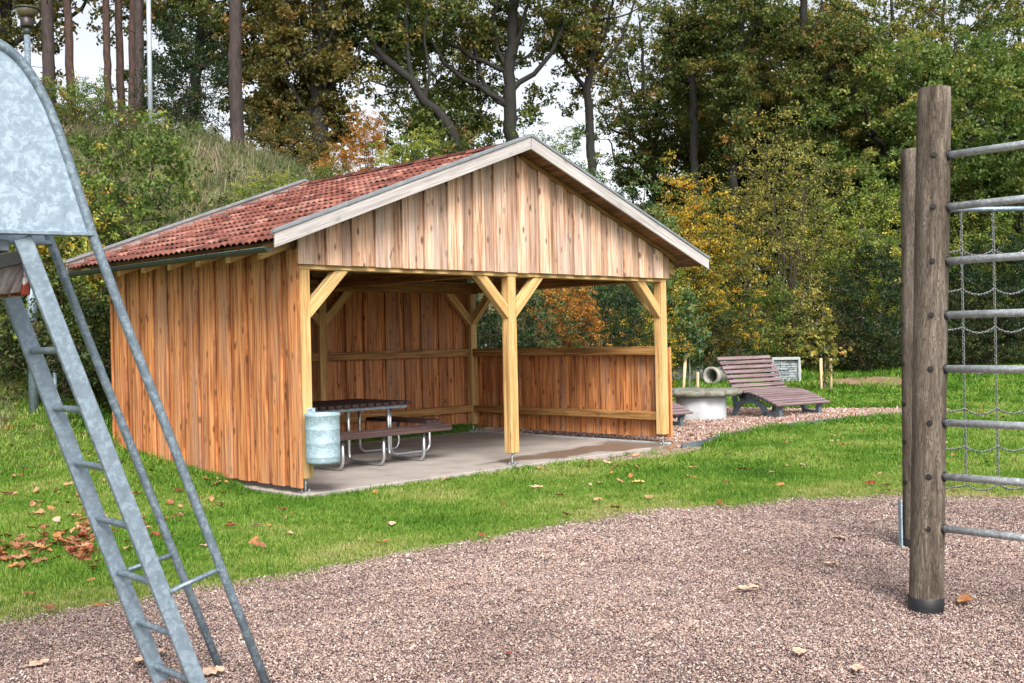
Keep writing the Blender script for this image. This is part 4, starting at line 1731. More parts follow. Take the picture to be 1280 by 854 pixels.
class Plant:
    """a branching skeleton that grows towards leaf clusters; trunk and crown become one mesh each"""

    def __init__(self, seed):
        self.rng = np.random.default_rng(seed)
        self.P, self.par, self.fix, self.clusters = [], [], [], []
        self.sub = 4

    def node(self, p, par, fix=0.):
        self.P.append(np.array(p, float))
        self.par.append(par)
        self.fix.append(fix)
        return len(self.P) - 1

    def limb(self, pts, r0, r1, par=-1, step=.35, wob=.05):
        """explicit trunk or limb through pts; returns the last node"""
        pts = [np.array(p, float) for p in pts]
        if par < 0:
            k = self.node(pts[0], -1, r0)
        else:
            k = par
        L = sum(np.linalg.norm(b - a) for a, b in zip(pts, pts[1:]))
        d = 0
        ids = [k]
        for i, (a, b) in enumerate(zip(pts, pts[1:])):
            l = np.linalg.norm(b - a)
            n = max(1, int(l / step))
            # Catmull-Rom tangents
            p0 = pts[i - 1] if i else 2 * a - b
            p3 = pts[i + 2] if i + 2 < len(pts) else 2 * b - a
            for j in range(1, n + 1):
                t = j / n
                q = .5 * ((2 * a) + (b - p0) * t + (2 * p0 - 5 * a + 4 * b - p3) * t * t + (3 * a - p0 - 3 * b + p3) * t ** 3)
                q = q + self.rng.normal(0, wob, 3) * (1 if j < n else .3)
                d += l / n
                k = self.node(q, k, r0 + (r1 - r0) * min(1, d / L))
                ids.append(k)
        return ids

    def grow(self, cl, leaves_per, spread, arch=.15, step=.5, flat=.7, upbias=.6):
        cl = np.array(cl, float)
        base = np.array(self.P)
        d0 = np.array([np.min(np.linalg.norm(base - c, axis=1)) for c in cl])
        for i in np.argsort(d0):
            c = cl[i]
            A = np.array(self.P)
            dv = c - A
            dist = np.linalg.norm(dv, axis=1)
            cost = dist + upbias * np.maximum(0, A[:, 2] - c[2] + .25 * dist)
            k = int(np.argmin(cost))
            L = dist[k]
            n = max(1, int(L / step))
            a = A[k]
            side = self.rng.normal(0, .10 * L, 3)
            for j in range(1, n + 1):
                t = j / n
                q = a + (c - a) * t + side * 4 * t * (1 - t) * .5 + np.array([0, 0, arch * L * 4 * t * (1 - t) * .5])
                k = self.node(q, k)
            self.clusters.append((c, k, leaves_per, spread, flat))

    def trunk_mesh(self, name, mat, tip=.006, power=.42, sides=6):
        n = len(self.P)
        P = np.array(self.P)
        cnt = np.zeros(n)
        kids = [[] for _ in range(n)]
        for i in range(n):
            if self.par[i] >= 0:
                kids[self.par[i]].append(i)
        leafy = np.zeros(n)
        for c in self.clusters:
            leafy[c[1]] += 1
        cnt = leafy + .2
        for i in range(n - 1, 0, -1):
            if self.par[i] >= 0:
                cnt[self.par[i]] += cnt[i]
        rad = tip * 1.3 * np.maximum(cnt, .5) ** power
        fx = np.array(self.fix)
        rad = np.where(fx > 0, np.maximum(fx, np.minimum(rad, fx * 1.15)), rad)
        mb = MB()
        done = set()
        starts = [(i, -1) for i in range(n) if self.par[i] < 0]
        while starts:
            s, frm = starts.pop()
            chain_ = [s]
            cur = s
            while kids[cur]:
                ks = sorted(kids[cur], key=lambda q: -(cnt[q] + (1e4 if fx[q] > 0 else 0)))
                for q in ks[1:]:
                    starts.append((q, cur))
                cur = ks[0]
                chain_.append(cur)
            if frm >= 0:
                pts = [P[frm]] + [P[q] for q in chain_]
                rs = [min(rad[frm], rad[chain_[0]] * 1.25)] + [rad[q] for q in chain_]
            else:
                pts = [P[q] for q in chain_]
                rs = [rad[q] for q in chain_]
            if len(pts) < 2:
                continue
            mx = max(rs)
            ns = 10 if mx > .12 else 7 if mx > .05 else 4 if mx > .015 else 3
            mb.tube(pts, rs, ns, caps=False)
        me = bpy.data.meshes.new(name)
        me.from_pydata(mb.v, [], mb.f)
        me.polygons.foreach_set('use_smooth', [True] * len(mb.f))
        me.materials.append(mat)
        me.update()
        return me

    def crown_mesh(self, name, mat, lw=(.11, .065), droop=.3, shade=.35):
        rng = self.rng
        C, RR = [], []
        for c, k, nl, sp, flat in self.clusters:
            m = max(3, int(nl * rng.uniform(.55, 1.4)))
            ns = self.sub
            sc = rng.normal(0, .85, (ns, 3)) * np.array([sp, sp, sp * flat])
            sc[0] *= .2
            pick = rng.integers(0, ns, m)
            q = rng.normal(0, .30, (m, 3)) * np.array([sp, sp, sp * .62])
            C.append(c + sc[pick] + q)
            cr_ = rng.normal(.40, .17) + rng.normal(0, .13, ns)
            RR.append(np.clip(cr_[pick] + rng.normal(0, .17, m), 0, 1))
        C = np.concatenate(C)
        rr = np.concatenate(RR)
        n = len(C)
        d = rng.normal(0, 1, (n, 3))
        d[:, 2] -= droop
        d /= np.linalg.norm(d, axis=1, keepdims=True)
        nr = rng.normal(0, 1, (n, 3))
        nr[:, 2] += .8
        s = np.cross(d, nr)
        s /= np.maximum(1e-6, np.linalg.norm(s, axis=1, keepdims=True))
        up = np.cross(s, d)
        sz = rng.uniform(.65, 1.3, (n, 1))
        L, W = lw[0] * sz, lw[1] * sz
        fold = up * W * .35
        p0 = C - d * L * .5
        p2 = C + d * L * .5
        p1 = C + s * W * .5 + fold + d * L * .05
        p3 = C - s * W * .5 + fold + d * L * .05
        V = np.stack([p0, p1, p2, p3], 1).reshape(-1, 3)
        Fq = np.arange(4 * n).reshape(n, 4)
        return np_mesh(name, V, Fq, np.repeat(rr, 4), [mat])


def ell_points(rng, n, c, r, hollow=.55, lump=1., zmin=None):
    """points through a lumpy ellipsoid, thinner in the middle"""
    out = []
    c, r = np.array(c, float), np.array(r, float)
    ph = rng.uniform(0, TAU, 6)
    while len(out) < n:
        q = rng.normal(0, 1, 3)
        q /= np.linalg.norm(q)
        az, el = math.atan2(q[1], q[0]), math.asin(q[2])
        lim = 1 + lump * (.13 * math.sin(3 * az + ph[0]) + .12 * math.sin(2 * az + 4 * el + ph[1]) + .10 * math.sin(5 * el + ph[2] + az))
        rad = lim * (hollow + (1 - hollow) * rng.random() ** .6) if rng.random() < .8 else lim * rng.random() ** .5
        p = c + q * r * rad
        if zmin is not None and p[2] < zmin:
            continue
        out.append(p)
    return out


TREES = {}


def proto(key, name, plant, barkm, leafm, lw, tip=.006, droop=.3, power=.42):
    t = plant.trunk_mesh('trunk', barkm, tip, power)
    c = plant.crown_mesh('crown', leafm, lw, droop) if plant.clusters else None
    TREES[key] = (name, t, c)


def plant_tree(key, label, cat, x, y, rz=0., sc=1., group=None, leaf=None, sink=.1, z=None, szz=None):
    name, t, c = TREES[key]
    root = empty(name, (x, y, (hz(x, y) if z is None else z) - sink), rz)
    root.scale = (sc, sc, sc * (szz or 1))
    tag(root, label, cat, group)
    link('trunk', t, root)
    if c is not None:
        o = link('crown', c, root)
        if leaf is not None:
            o.material_slots[0].link = 'OBJECT'
            o.material_slots[0].material = LEAF[leaf]
    return root


def at(u, Y, v=430):
    p = dp(u, v, Y)
    return p[0], p[1]


rg = np.random.default_rng(5)

# ---- generic wood oak: tall, limbs from a third of its height
for key, seed, hh_, nclu, lpc, ex in (('oak_a', 11, 15.5, 280, 120, 3.7), ('oak_b', 12, 16.5, 300, 120, 4.2), ('oak_c', 13, 14.5, 240, 120, 3.3)):
    p = Plant(seed)
    r_ = p.rng
    bend = r_.normal(0, .5, 2)
    tr = [(0, 0, -.4), (bend[0] * .3, bend[1] * .3, 3), (bend[0] * .1, bend[1] * .5, 6), (bend[0], bend[1], 9.5), (bend[0] * .6, bend[1] * 1.3, hh_ * .9)]
    ids = p.limb(tr, .24, .06, wob=.04)
    for k in range(6):
        a = r_.uniform(0, TAU)
        z0 = r_.uniform(3.2, 9)
        i0 = ids[int(np.argmin([abs(p.P[i][2] - z0) for i in ids]))]
        b0 = p.P[i0]
        l = r_.uniform(2.2, 3.8)
        d = np.array([math.cos(a), math.sin(a), 0])
        p.limb([b0, b0 + d * l * .35 + [0, 0, l * .35], b0 + d * l * .75 + [0, 0, l * .55], b0 + d * l + [0, 0, l * 1.05]], .10, .035, i0, wob=.07)
    cl = ell_points(r_, int(nclu * .8), (bend[0] * .5, bend[1] * .5, hh_ * .66), (ex, ex, hh_ * .36), .5, 1.2) + ell_points(r_, int(nclu * .2), (0, 0, hh_ * .36), (ex * .75, ex * .75, hh_ * .14), .7)
    p.grow(cl, lpc, .42, step=.55)
    proto(key, 'oak_tree', p, BARK['oak'], LEAF['oak'], (.14, .09), .0085)

# ---- big spreading green oak for the right
p = Plant(31)
r_ = p.rng
ids = p.limb([(0, 0, -.4), (.1, 0, 2.4), (.4, .1, 4.6), (.2, .2, 7), (.5, 0, 9.5), (.3, 0, 12)], .30, .07, wob=.04)
for k, (z0, a, l) in enumerate([(3.4, 2.9, 4.2), (4.0, .2, 4.4), (5, -.9, 4), (5.4, 2.2, 4.5), (6.6, .9, 4), (7.2, 3.7, 4), (8.5, 5.2, 3)]):
    i0 = ids[int(np.argmin([abs(p.P[i][2] - z0) for i in ids]))]
    b0 = p.P[i0]
    d = np.array([math.cos(a), math.sin(a) * .8, 0])
    p.limb([b0, b0 + d * l * .3 + [0, 0, l * .28], b0 + d * l * .7 + [0, 0, l * .42], b0 + d * l + [0, 0, l * .75]], .13, .035, i0, wob=.09)
cl = ell_points(r_, 420, (.2, 0, 7.8), (5.3, 4.6, 5.2), .5, 1.2) + ell_points(r_, 90, (0, 0, 3.6), (4.3, 3.6, 1.6), .6)
p.grow(cl, 135, .46, step=.55)
proto('bigoak', 'oak_tree', p, BARK['oak'], LEAF['bigoak'], (.14, .09), .0085)


# ---- custom oaks whose limbs the photograph shows: points given as (u, v, depth offset) at depth Y
def px_limbs(Y, base_uv):
    x0, y0 = at(base_uv[0], Y, base_uv[1])
    z0 = hz(x0, y0)
    o = np.array([x0, y0, z0])
    return o, (lambda u, v, dy=0.: dp(u, v, Y + dy) - o)


def near_id(p, ids, q):
    return ids[int(np.argmin([np.linalg.norm(p.P[i] - q) for i in ids]))]


def custom(key, seed, Y, base, trunk, limbs, blobs, r0, r1, leaf, lpc=90, spread=.42, lw=(.135, .085), barkm='oak', name='oak_tree', label='', tip=.0085):
    p = Plant(seed)
    o, q = px_limbs(Y, base)
    tr = [np.array([q(*trunk[0])[0], 0, -.4])] + [q(*t) for t in trunk]
    tr[0][0] = tr[1][0] + (tr[0][0] - tr[1][0]) * .3
    tr[0][:2] = tr[1][:2] * np.array([1, 1])
    ids = p.limb(tr, r0, r1, wob=.035)
    for lim, ra, rb_ in limbs:
        pts = [q(*t) for t in lim]
        i0 = near_id(p, ids, pts[0])
        pts[0] = p.P[i0]
        p.limb(pts, ra, rb_, i0, wob=.05)
    cl = []
    for (u, v, dy, ru, rv, n) in blobs:
        c = q(u, v, dy)
        s = (Y + dy) / F
        cl += ell_points(p.rng, n, c, (ru * s, max(1., ru * s * .8), rv * s), .4, 1.2)
    cl = [c for c in cl if c[2] > .6]
    keep = p.rng.random(len(cl)) < .84
    bare = [c for c, k in zip(cl, keep) if not k] + [c + p.rng.normal(0, .5, 3) for c in cl[::6]]
    p.grow([c for c, k in zip(cl, keep) if k], int(lpc * 1.3), spread, step=.5)
    p.grow(bare, 2, .3, step=.4)
    t = p.trunk_mesh('trunk', BARK[barkm], tip)
    c = p.crown_mesh('crown', LEAF[leaf], lw)
    root = empty(name, tuple(o))
    tag(root, label, 'tree')
    link('trunk', t, root)
    link('crown', c, root)


# the large oak straight above the gable
custom('c1', 101, 36, (640, 215), [(641, 205), (638, 150), (636, 90), (640, 40), (643, -30), (640, -120)],
       [([(633, 128), (600, 108), (565, 88), (540, 55), (512, 28), (470, 10)], .105, .035),
        ([(634, 138), (612, 118), (598, 80), (592, 40), (570, -10)], .085, .035),
        ([(642, 112), (668, 92), (690, 66), (706, 30), (700, -20)], .10, .035),
        ([(640, 60), (655, 30), (668, -10), (690, -60)], .07, .03),
        ([(637, 95), (622, 60), (618, 20), (630, -20)], .07, .03),
        ([(668, 92), (680, 50), (676, 10)], .05, .02),
        ([(565, 88), (556, 50), (560, 10), (545, -40)], .08, .03)],
       [(560, 30, 1, 70, 45, 44), (515, 60, 1, 40, 34, 20), (620, 50, 1, 45, 50, 36), (690, 28, .5, 45, 40, 32), (575, 115, 1.2, 34, 26, 16), (640, -50, 0, 130, 60, 90), (540, 10, -1, 60, 25, 14), (600, 118, 1, 30, 22, 6), (668, 135, .8, 20, 34, 9), (590, 155, 1.2, 40, 22, 12)],
       .27, .13, 'oak', 85, label='big dark oak standing right above the gable peak with spreading limbs')
# the oak leaning left over the roof
custom('c2', 102, 34, (572, 222), [(574, 205), (562, 160), (548, 138), (530, 128), (515, 100), (500, 88), (480, 72), (462, 40), (450, 0), (446, -60)],
       [([(515, 100), (510, 60), (508, 20), (512, -30)], .08, .035), ([(500, 88), (470, 70), (440, 42), (418, 30)], .075, .03), ([(480, 72), (490, 40), (502, 8)], .05, .025), ([(530, 128), (538, 90), (530, 50), (536, 10)], .06, .025), ([(515, 100), (488, 110), (462, 100), (440, 112)], .045, .02)],
       [(450, 45, .6, 44, 44, 34), (500, 35, .6, 40, 44, 30), (540, 158, .8, 34, 22, 16), (560, 190, 0, 35, 16, 16), (470, -40, 0, 80, 50, 40), (425, 20, .3, 30, 30, 12), (480, 112, .8, 22, 14, 4)],
       .20, .08, 'oak', 85, label='oak with a curved dark trunk leaning left above the tiled roof')
# oak right of the gable
custom('c3', 103, 38, (738, 190), [(738, 175), (735, 125), (738, 80), (742, 30), (748, -40), (745, -110)],
       [([(736, 110), (712, 82), (694, 50), (690, 10)], .08, .03), ([(738, 92), (768, 62), (786, 25), (796, -20)], .07, .03), ([(740, 60), (760, 30), (764, -10)], .08, .03), ([(786, 25), (806, 6), (812, -20)], .04, .02)],
       [(712, 34, .4, 36, 38, 30), (745, 55, .4, 28, 40, 26), (766, 0, 0, 26, 18, 9), (740, -60, 0, 80, 45, 36), (736, 112, .6, 22, 26, 8)],
       .19, .09, 'brownoak', 80, label='oak with forked limbs between the gable peak and the pale sky gap')
# left oaks with olive brown leaves
custom('c4', 104, 33, (402, 225), [(402, 205), (400, 160), (396, 110), (398, 50), (404, -10), (400, -80)],
       [([(400, 170), (376, 130), (350, 95), (340, 60)], .10, .035), ([(398, 130), (420, 100), (440, 88), (452, 60)], .09, .03), ([(396, 100), (372, 60), (360, 20), (362, -30)], .10, .03), ([(398, 60), (420, 30), (430, -10)], .08, .03)],
       [(380, 60, 0, 60, 60, 70), (420, 110, .4, 36, 50, 30), (360, 130, .4, 40, 40, 30), (400, -40, 0, 80, 50, 50), (410, 175, .6, 40, 22, 16)],
       .27, .14, 'brownoak', 95, label='dark oak with olive brown leaves on the hill left of the leaning oak')
custom('c5', 105, 35, (345, 210), [(345, 195), (343, 120), (340, 60), (344, 0), (340, -80)],
       [([(343, 110), (322, 70), (312, 30)], .08, .03), ([(341, 90), (366, 50), (372, 5)], .08, .03)],
       [(335, 40, 0, 55, 60, 60), (340, 130, .6, 42, 45, 36), (340, -50, 0, 70, 45, 36), (375, 185, .6, 30, 18, 10)],
       .17, .09, 'brownoak', 95, label='slim dark oak on the hill between the bare pine trunk and the broad olive oak')
# right: ivy covered and bare trunks
custom('c6', 106, 44, (868, 215), [(868, 190), (866, 120), (862, 60), (868, 0), (866, -80)],
       [([(866, 110), (845, 70), (836, 20)], .09, .04), ([(863, 70), (885, 40), (893, 0)], .09, .03)],
       [(856, 40, 0, 34, 44, 56), (890, 30, 0, 34, 44, 44), (845, 105, .5, 26, 26, 14), (868, -60, 0, 60, 40, 30), (868, 130, .5, 26, 26, 12)],
       .20, .1, 'oak', 90, label='oak with thin forked limbs right of the large sky gap')
custom('c7', 107, 42, (916, 235), [(916, 215), (915, 150), (918, 90), (926, 40), (930, -10), (928, -80)],
       [([(917, 110), (896, 75), (890, 30)], .09, .03), ([(922, 60), (946, 30), (956, -6)], .09, .03)],
       [(915, 140, -.2, 10, 75, 40), (918, 110, 0, 16, 28, 16), (925, 20, 0, 50, 32, 40), (930, -60, 0, 60, 40, 30), (900, 70, .4, 26, 26, 14)],
       .22, .1, 'oak', 90, label='trunk wrapped in dark ivy behind the orange tree')
custom('c8', 108, 43, (1000, 250), [(1000, 225), (1000, 150), (999, 90), (1003, 40), (1004, -10), (1000, -80)],
       [([(1001, 118), (1030, 98), (1052, 78), (1076, 60), (1096, 52)], .14, .05), ([(1000, 80), (984, 40), (976, 0)], .09, .03), ([(1002, 60), (1024, 20), (1030, -20)], .09, .03)],
       [(1000, 120, -.2, 12, 70, 44), (1040, 50, 0, 50, 45, 60), (975, 40, 0, 36, 45, 34), (1000, -60, 0, 80, 45, 50), (1060, 110, .5, 40, 34, 34), (1030, 150, .6, 36, 30, 26)],
       .26, .12, 'oak', 95, label='ivy grown oak with a long limb rising right left of the wooden post')


# ---- pines: tall bare trunks, crown high up
def pine(seed, hgt, r0, lean, crownz, n=40):
    p = Plant(seed)
    ids = p.limb([(0, 0, -.4), (lean * .2, 0, hgt * .3), (lean * .6, .1, hgt * .65), (lean, 0, hgt)], r0, r0 * .45, wob=.014)
    for k in range(5):
        i0 = ids[int(len(ids) * p.rng.uniform(.3, .7))]
        b0 = p.P[i0]
        a = p.rng.uniform(0, TAU)
        d = np.array([math.cos(a), math.sin(a), .15])
        p.limb([b0, b0 + d * .5, b0 + d * 1.1 + [0, 0, .2]], .022, .008, i0, wob=.05)
    cl = ell_points(p.rng, n, (lean, 0, hgt * crownz), (1.7, 1.7, hgt * .17), .4)
    p.grow(cl, 90, .35, step=.5)
    return p


for key, seed, hgt, r0, lean, b in (('pine_a', 61, 15, .19, .35, 'pine'), ('pine_b', 62, 15.5, .13, -.2, 'redpine'), ('pine_c', 63, 14.5, .15, .5, 'redpine')):
    proto(key, 'pine_tree', pine(seed, hgt, r0, lean, .88), BARK[b], LEAF['dark'], (.13, .03))

PN = 'pines on the hill at the left'
plant_tree('pine_a', 'tall straight pine trunk on the hill crest nearest to the shelter roof', 'tree', *at(300, 29), 0, 1.0, PN)
plant_tree('pine_a', 'thick reddish pine trunk on the hill just right of the lantern', 'tree', *at(68, 30), 2, .95, PN)
plant_tree('pine_c', 'thin dark leaning trunk between the lantern pine and the open sky', 'tree', *at(98, 31), 3.1, .9, PN)
plant_tree('pine_b', 'slender reddish pine, first of the row left of the pale pole', 'tree', *at(143, 33), 0, .95, PN)
plant_tree('pine_b', 'slender reddish pine, second of the row left of the pale pole', 'tree', *at(158, 34), 1.4, 1., PN)
plant_tree('pine_c', 'slightly bent pine just left of the pale pole', 'tree', *at(170, 32.5), .3, .9, PN)
plant_tree('pine_a', 'reddish pine right behind the pale pole', 'tree', *at(180, 31.5), 1, .85, PN)

# generic oaks
OK = 'oaks in the wood on the hill'
for key, u, Y, rz, sc, leaf, label in [
    ('oak_a', 15, 33, .3, .95, 'brownoak', 'oak with brownish leaves behind the lantern at the left edge'),
    ('oak_c', 235, 36, 2.2, .95, None, 'green oak on the hill right of the pale pole'),
    ('oak_a', 830, 52, 1.4, .9, None, 'distant oak whose crown edges the right side of the sky gap'),
    ('oak_b', 960, 49, .2, .95, 'olive', 'olive leaved oak between the two ivy grown trunks'),
    ('oak_c', 1060, 50, 1, 1.05, 'olive', 'olive oak behind the long rising limb'),
    ('bigoak', 1120, 45, .4, .98, None, 'big green oak with broad crown just left of the wooden post top'),
    ('bigoak', 1232, 44, 2.3, 1.02, None, 'big green oak filling the sky above the steel rungs'),
    ('bigoak', 1330, 47, 4.0, 1.0, None, 'green oak at the right edge behind the chain net'),
    ('bigoak', 905, 51, 1.2, .95, 'oak', 'dark leafy oak deep in the wood between sky gap and ivy trunk'),
    ('bigoak', 1005, 53, 5.2, 1.0, 'oak', 'dark leafy oak deep in the wood behind the ivy grown oak'),
    ('oak_b', 1290, 52, 2.2, 1.0, 'oak', 'dark oak deep in the wood above the top rung at the right edge'),
    ('oak_c', 560, 45, 3.2, .8, 'oak', 'dark oak behind the forks of the big oak above the roof'),
    ('oak_b', 1180, 53, 3.2, 1.0, None, 'dark green oak behind the top of the wooden post'),
]:
    plant_tree(key, label, 'tree', *at(u, Y), rz, sc, OK, leaf)


# ---- shrubs and small trees
def shrub(seed, hgt, rad, nclu, lpc, spread, stems=5, low=.12, lw=(.09, .055), hollow=.5, flat=.75, r0=.035, top=1.):
    p = Plant(seed)
    for k in range(stems):
        a = TAU * k / stems + p.rng.uniform(-.4, .4)
        e = rad * p.rng.uniform(.15, .45)
        zz = hgt * p.rng.uniform(.45, .75)
        p.limb([(math.cos(a) * .1, math.sin(a) * .1, -.3), (math.cos(a) * e * .4, math.sin(a) * e * .4, zz * .45), (math.cos(a) * e, math.sin(a) * e, zz)], r0, r0 * .4, wob=.03)
    c = ell_points(p.rng, nclu, (0, 0, hgt * (.5 + low / 2)), (rad, rad, hgt * (.5 - low / 2)), hollow, 1.3, zmin=.15)
    p.grow(c, lpc, spread, step=.4, flat=flat)
    return p


proto('bush', 'oak_bush', shrub(201, 4.6, 2.1, 150, 62, .30, 6, .08, (.10, .06)), BARK['twig'], LEAF['bush'], (.105, .062))
proto('dense', 'evergreen_bush', shrub(202, 5, 2.0, 190, 75, .30, 5, .04), BARK['twig'], LEAF['dark'], (.085, .045), droop=.6)
proto('small', 'small_tree', shrub(203, 7.5, 2.3, 210, 70, .36, 4, .12, r0=.06), BARK['twig'], LEAF['midgreen'], (.10, .06))
proto('small2', 'small_tree', shrub(204, 8, 2.0, 210, 80, .36, 5, .18, r0=.06), BARK['twig'], LEAF['yellow'], (.10, .065))
proto('thin', 'thin_tree', shrub(205, 8.5, 1.7, 180, 52, .34, 8, .1, r0=.035), BARK['twig'], LEAF['olive'], (.085, .05))
proto('low', 'low_bush', shrub(206, 2.2, 1.5, 120, 62, .24, 6, .02, r0=.02), BARK['twig'], LEAF['bramble'], (.075, .045))
proto('low2', 'low_bush', shrub(207, 2.6, 1.2, 90, 55, .24, 7, .04, r0=.018), BARK['twig'], LEAF['bush'], (.075, .042))

SG = 'bushes and small trees at the edge of the wood'
for key, u, Y, rz, sc, leaf, szz, label in [
    # hillside, left
    ('bush', 152, 19.2, .3, .76, None, 1, 'large green oak bush with yellow tinged leaves on the slope behind the shelter roof end'),
    ('bush', 112, 18.5, 1.9, .62, None, 1, 'green bush on the slope between the slide panel and the large oak bush'),
    ('bush', 34, 17.8, 2.8, .62, 'yellow', 1, 'bush with many yellow leaves behind the lower end of the slide chute'),
    ('bush', 80, 17.4, 4.6, .60, 'yellowgreen', 1, 'yellow green bush left of the rear roof corner'),
    ('low', 75, 16.7, 1.2, .75, 'bramble', 1, 'dark bramble thicket on the slope behind the lamp post'),
    ('low', 122, 16.9, 2.2, .8, 'bramble', 1, 'dark bush pressed against the rear left corner of the shelter'),
    ('low', 10, 17.2, .2, .8, 'bramble', 1, 'dark bramble thicket left of the lamp post'),
    ('low2', 322, 22.5, .2, .46, 'yellowgreen', 1, 'light green bush on the slope just above the roof left of the verge'),
    ('low2', 356, 24.5, 2, .36, 'yellowgreen', 1, 'small yellow green bush on the bank above the rear roof verge'),
    ('low', 100, 25, 2.6, .6, 'bush', 1, 'grey green bush below the hill crest behind the slide hoop'),
    ('low2', 135, 26, .9, .45, 'russet', 1, 'twiggy brownish bush near the crest under the pine row'),
    ('low2', 415, 26.5, .9, .4, 'bush', 1, 'small grey green shrub at the low end of the hill crest'),
    ('dense', 247, 30, .9, .72, None, 1, 'round dark evergreen bush on the hill crest right of the pale pole'),
    ('low', 360, 31, .9, .9, 'brownoak', 1, 'brownish bush on the crest at the foot of the slim oak'),
    ('low', 205, 31, 1.9, .9, 'brownoak', 1, 'olive bush on the crest behind the pale pole'),
    ('low', 45, 31, 3.9, 1.1, 'brownoak', 1, 'brown green bush at the foot of the lantern pine'),
    # above the roof
    ('small2', 463, 31, .5, .31, 'orange', 1, 'small orange leaved tree above the roof at the end of the hill'),
    ('low', 430, 30, .5, .55, 'orange', 1, 'low orange brown bush beside the end of the hill crest'),
    ('bush', 518, 30, 1.5, .48, 'yellowgreen', 1, 'bright yellow green bush right of the small orange tree'),
    ('dense', 600, 34, 1.1, .45, None, 1, 'dark evergreen bush at the foot of the big oak'),
    ('small', 742, 31, .2, .86, 'midgreen', 1.0, 'tall mid green tree directly right of the gable peak'),
    ('small', 690, 34, 1.2, .62, 'bigoak', 1, 'green tree half hidden by the gable peak'),
    ('small', 812, 35, 2.9, .66, 'yellowgreen', 1, 'light green tree between the gable slope and the orange tree'),
    ('small2', 868, 36.5, 1.0, .86, 'yellow', 1, 'bright orange yellow tree rising above the right end of the roof'),
    ('small2', 838, 36, 3.1, .7, 'yellow', 1, 'yellow bush just above the right eave of the shelter'),
    ('thin', 985, 38, .2, 1.05, 'olive', 1, 'thin branched tree with sparse olive leaves above the lounger'),
    ('thin', 935, 40.5, 1.2, .95, 'olive', 1, 'sparse olive tree between orange tree and thin branched tree'),
    ('thin', 1035, 42, 2.2, .9, 'olive', 1, 'sparse twiggy tree left of the light green tree'),
    ('small', 1092, 39.5, 2.5, .92, 'yellowgreen', 1, 'light yellow green tree just left of the wooden post'),
    ('small', 1215, 42, 4.5, .85, 'yellowgreen', 1, 'yellow green tree behind the upper chain net'),
    ('small', 1275, 43, 1.1, .8, 'bigoak', 1, 'green tree at the right edge behind the second rung'),
    ('dense', 1082, 37.8, 1.6, .86, None, 1, 'large dark holly left of the wooden post'),
    ('dense', 1215, 39.5, 2.6, .9, None, 1, 'dark evergreen bush behind the middle of the chain net'),
    ('dense', 1285, 40.5, .6, .9, None, 1, 'dark evergreen bush at the right edge of the picture'),
    ('dense', 1150, 40.5, 3.0, .85, 'bramble', 1, 'dull green bush hidden behind the wooden posts'),
    # through and right of the shelter
    ('small2', 705, 27, .6, .47, 'orange', 1, 'orange leaved bush seen through the shelter right of its middle post'),
    ('dense', 765, 28, 1.6, .62, None, 1, 'dark green bush seen through the shelter under the right brace'),
    ('low2', 655, 26, .6, .95, 'midgreen', 1, 'green bush seen through the shelter beside the middle post'),
    ('bush', 615, 25, .6, .6, 'dark', 1, 'dark bush seen through the gap at the back right corner post'),
    ('low2', 735, 25.6, 2.6, .75, 'bramble', 1, 'low dull bush just behind the half height wall'),
    ('bush', 806, 30, 3.6, .55, 'yellow', 1, 'yellow leaved bush beside the right front post of the shelter'),
    ('bush', 850, 36, 1.6, .62, 'midgreen', 1, 'green bush behind the sapling right of the shelter'),
    ('bush', 905, 36.5, 2.6, .60, 'yellow', 1, 'bush with yellow leaf tips behind the concrete pipe'),
    ('low', 885, 35.8, .6, 1.05, 'bramble', 1, 'dark low bush behind the concrete pipe'),
    ('bush', 945, 37.5, .1, .72, 'bush', 1, 'olive green bush behind the backrest of the big lounger'),
    ('bush', 995, 38, 1.1, .70, 'olive', 1, 'olive bush behind the stone stack'),
    ('low', 1035, 38.5, 2.1, 1.0, 'russet', 1, 'russet twiggy bush behind the pair of stakes'),
    ('low', 1075, 37.8, 3.3, .9, 'bramble', 1, 'low dull bush under the large holly'),
    ('low', 1120, 38.5, 4.3, .95, 'bramble', 1, 'low dull bush directly left of the wooden post'),
    ('low', 1180, 39.3, 5.3, .95, 'bramble', 1, 'low dull bush seen just right of the wooden post'),
    ('low', 1235, 39.6, .7, .95, 'bramble', 1, 'low dull bush behind the lower chain net'),
    ('low', 1290, 40, 1.7, .95, 'bramble', 1, 'low dull bush at the right edge above the lawn'),
]:
    plant_tree(key, label, 'tree' if 'tree' in TREES[key][0] else 'bush', *at(u, Y), rz, sc, SG, leaf, szz=szz)

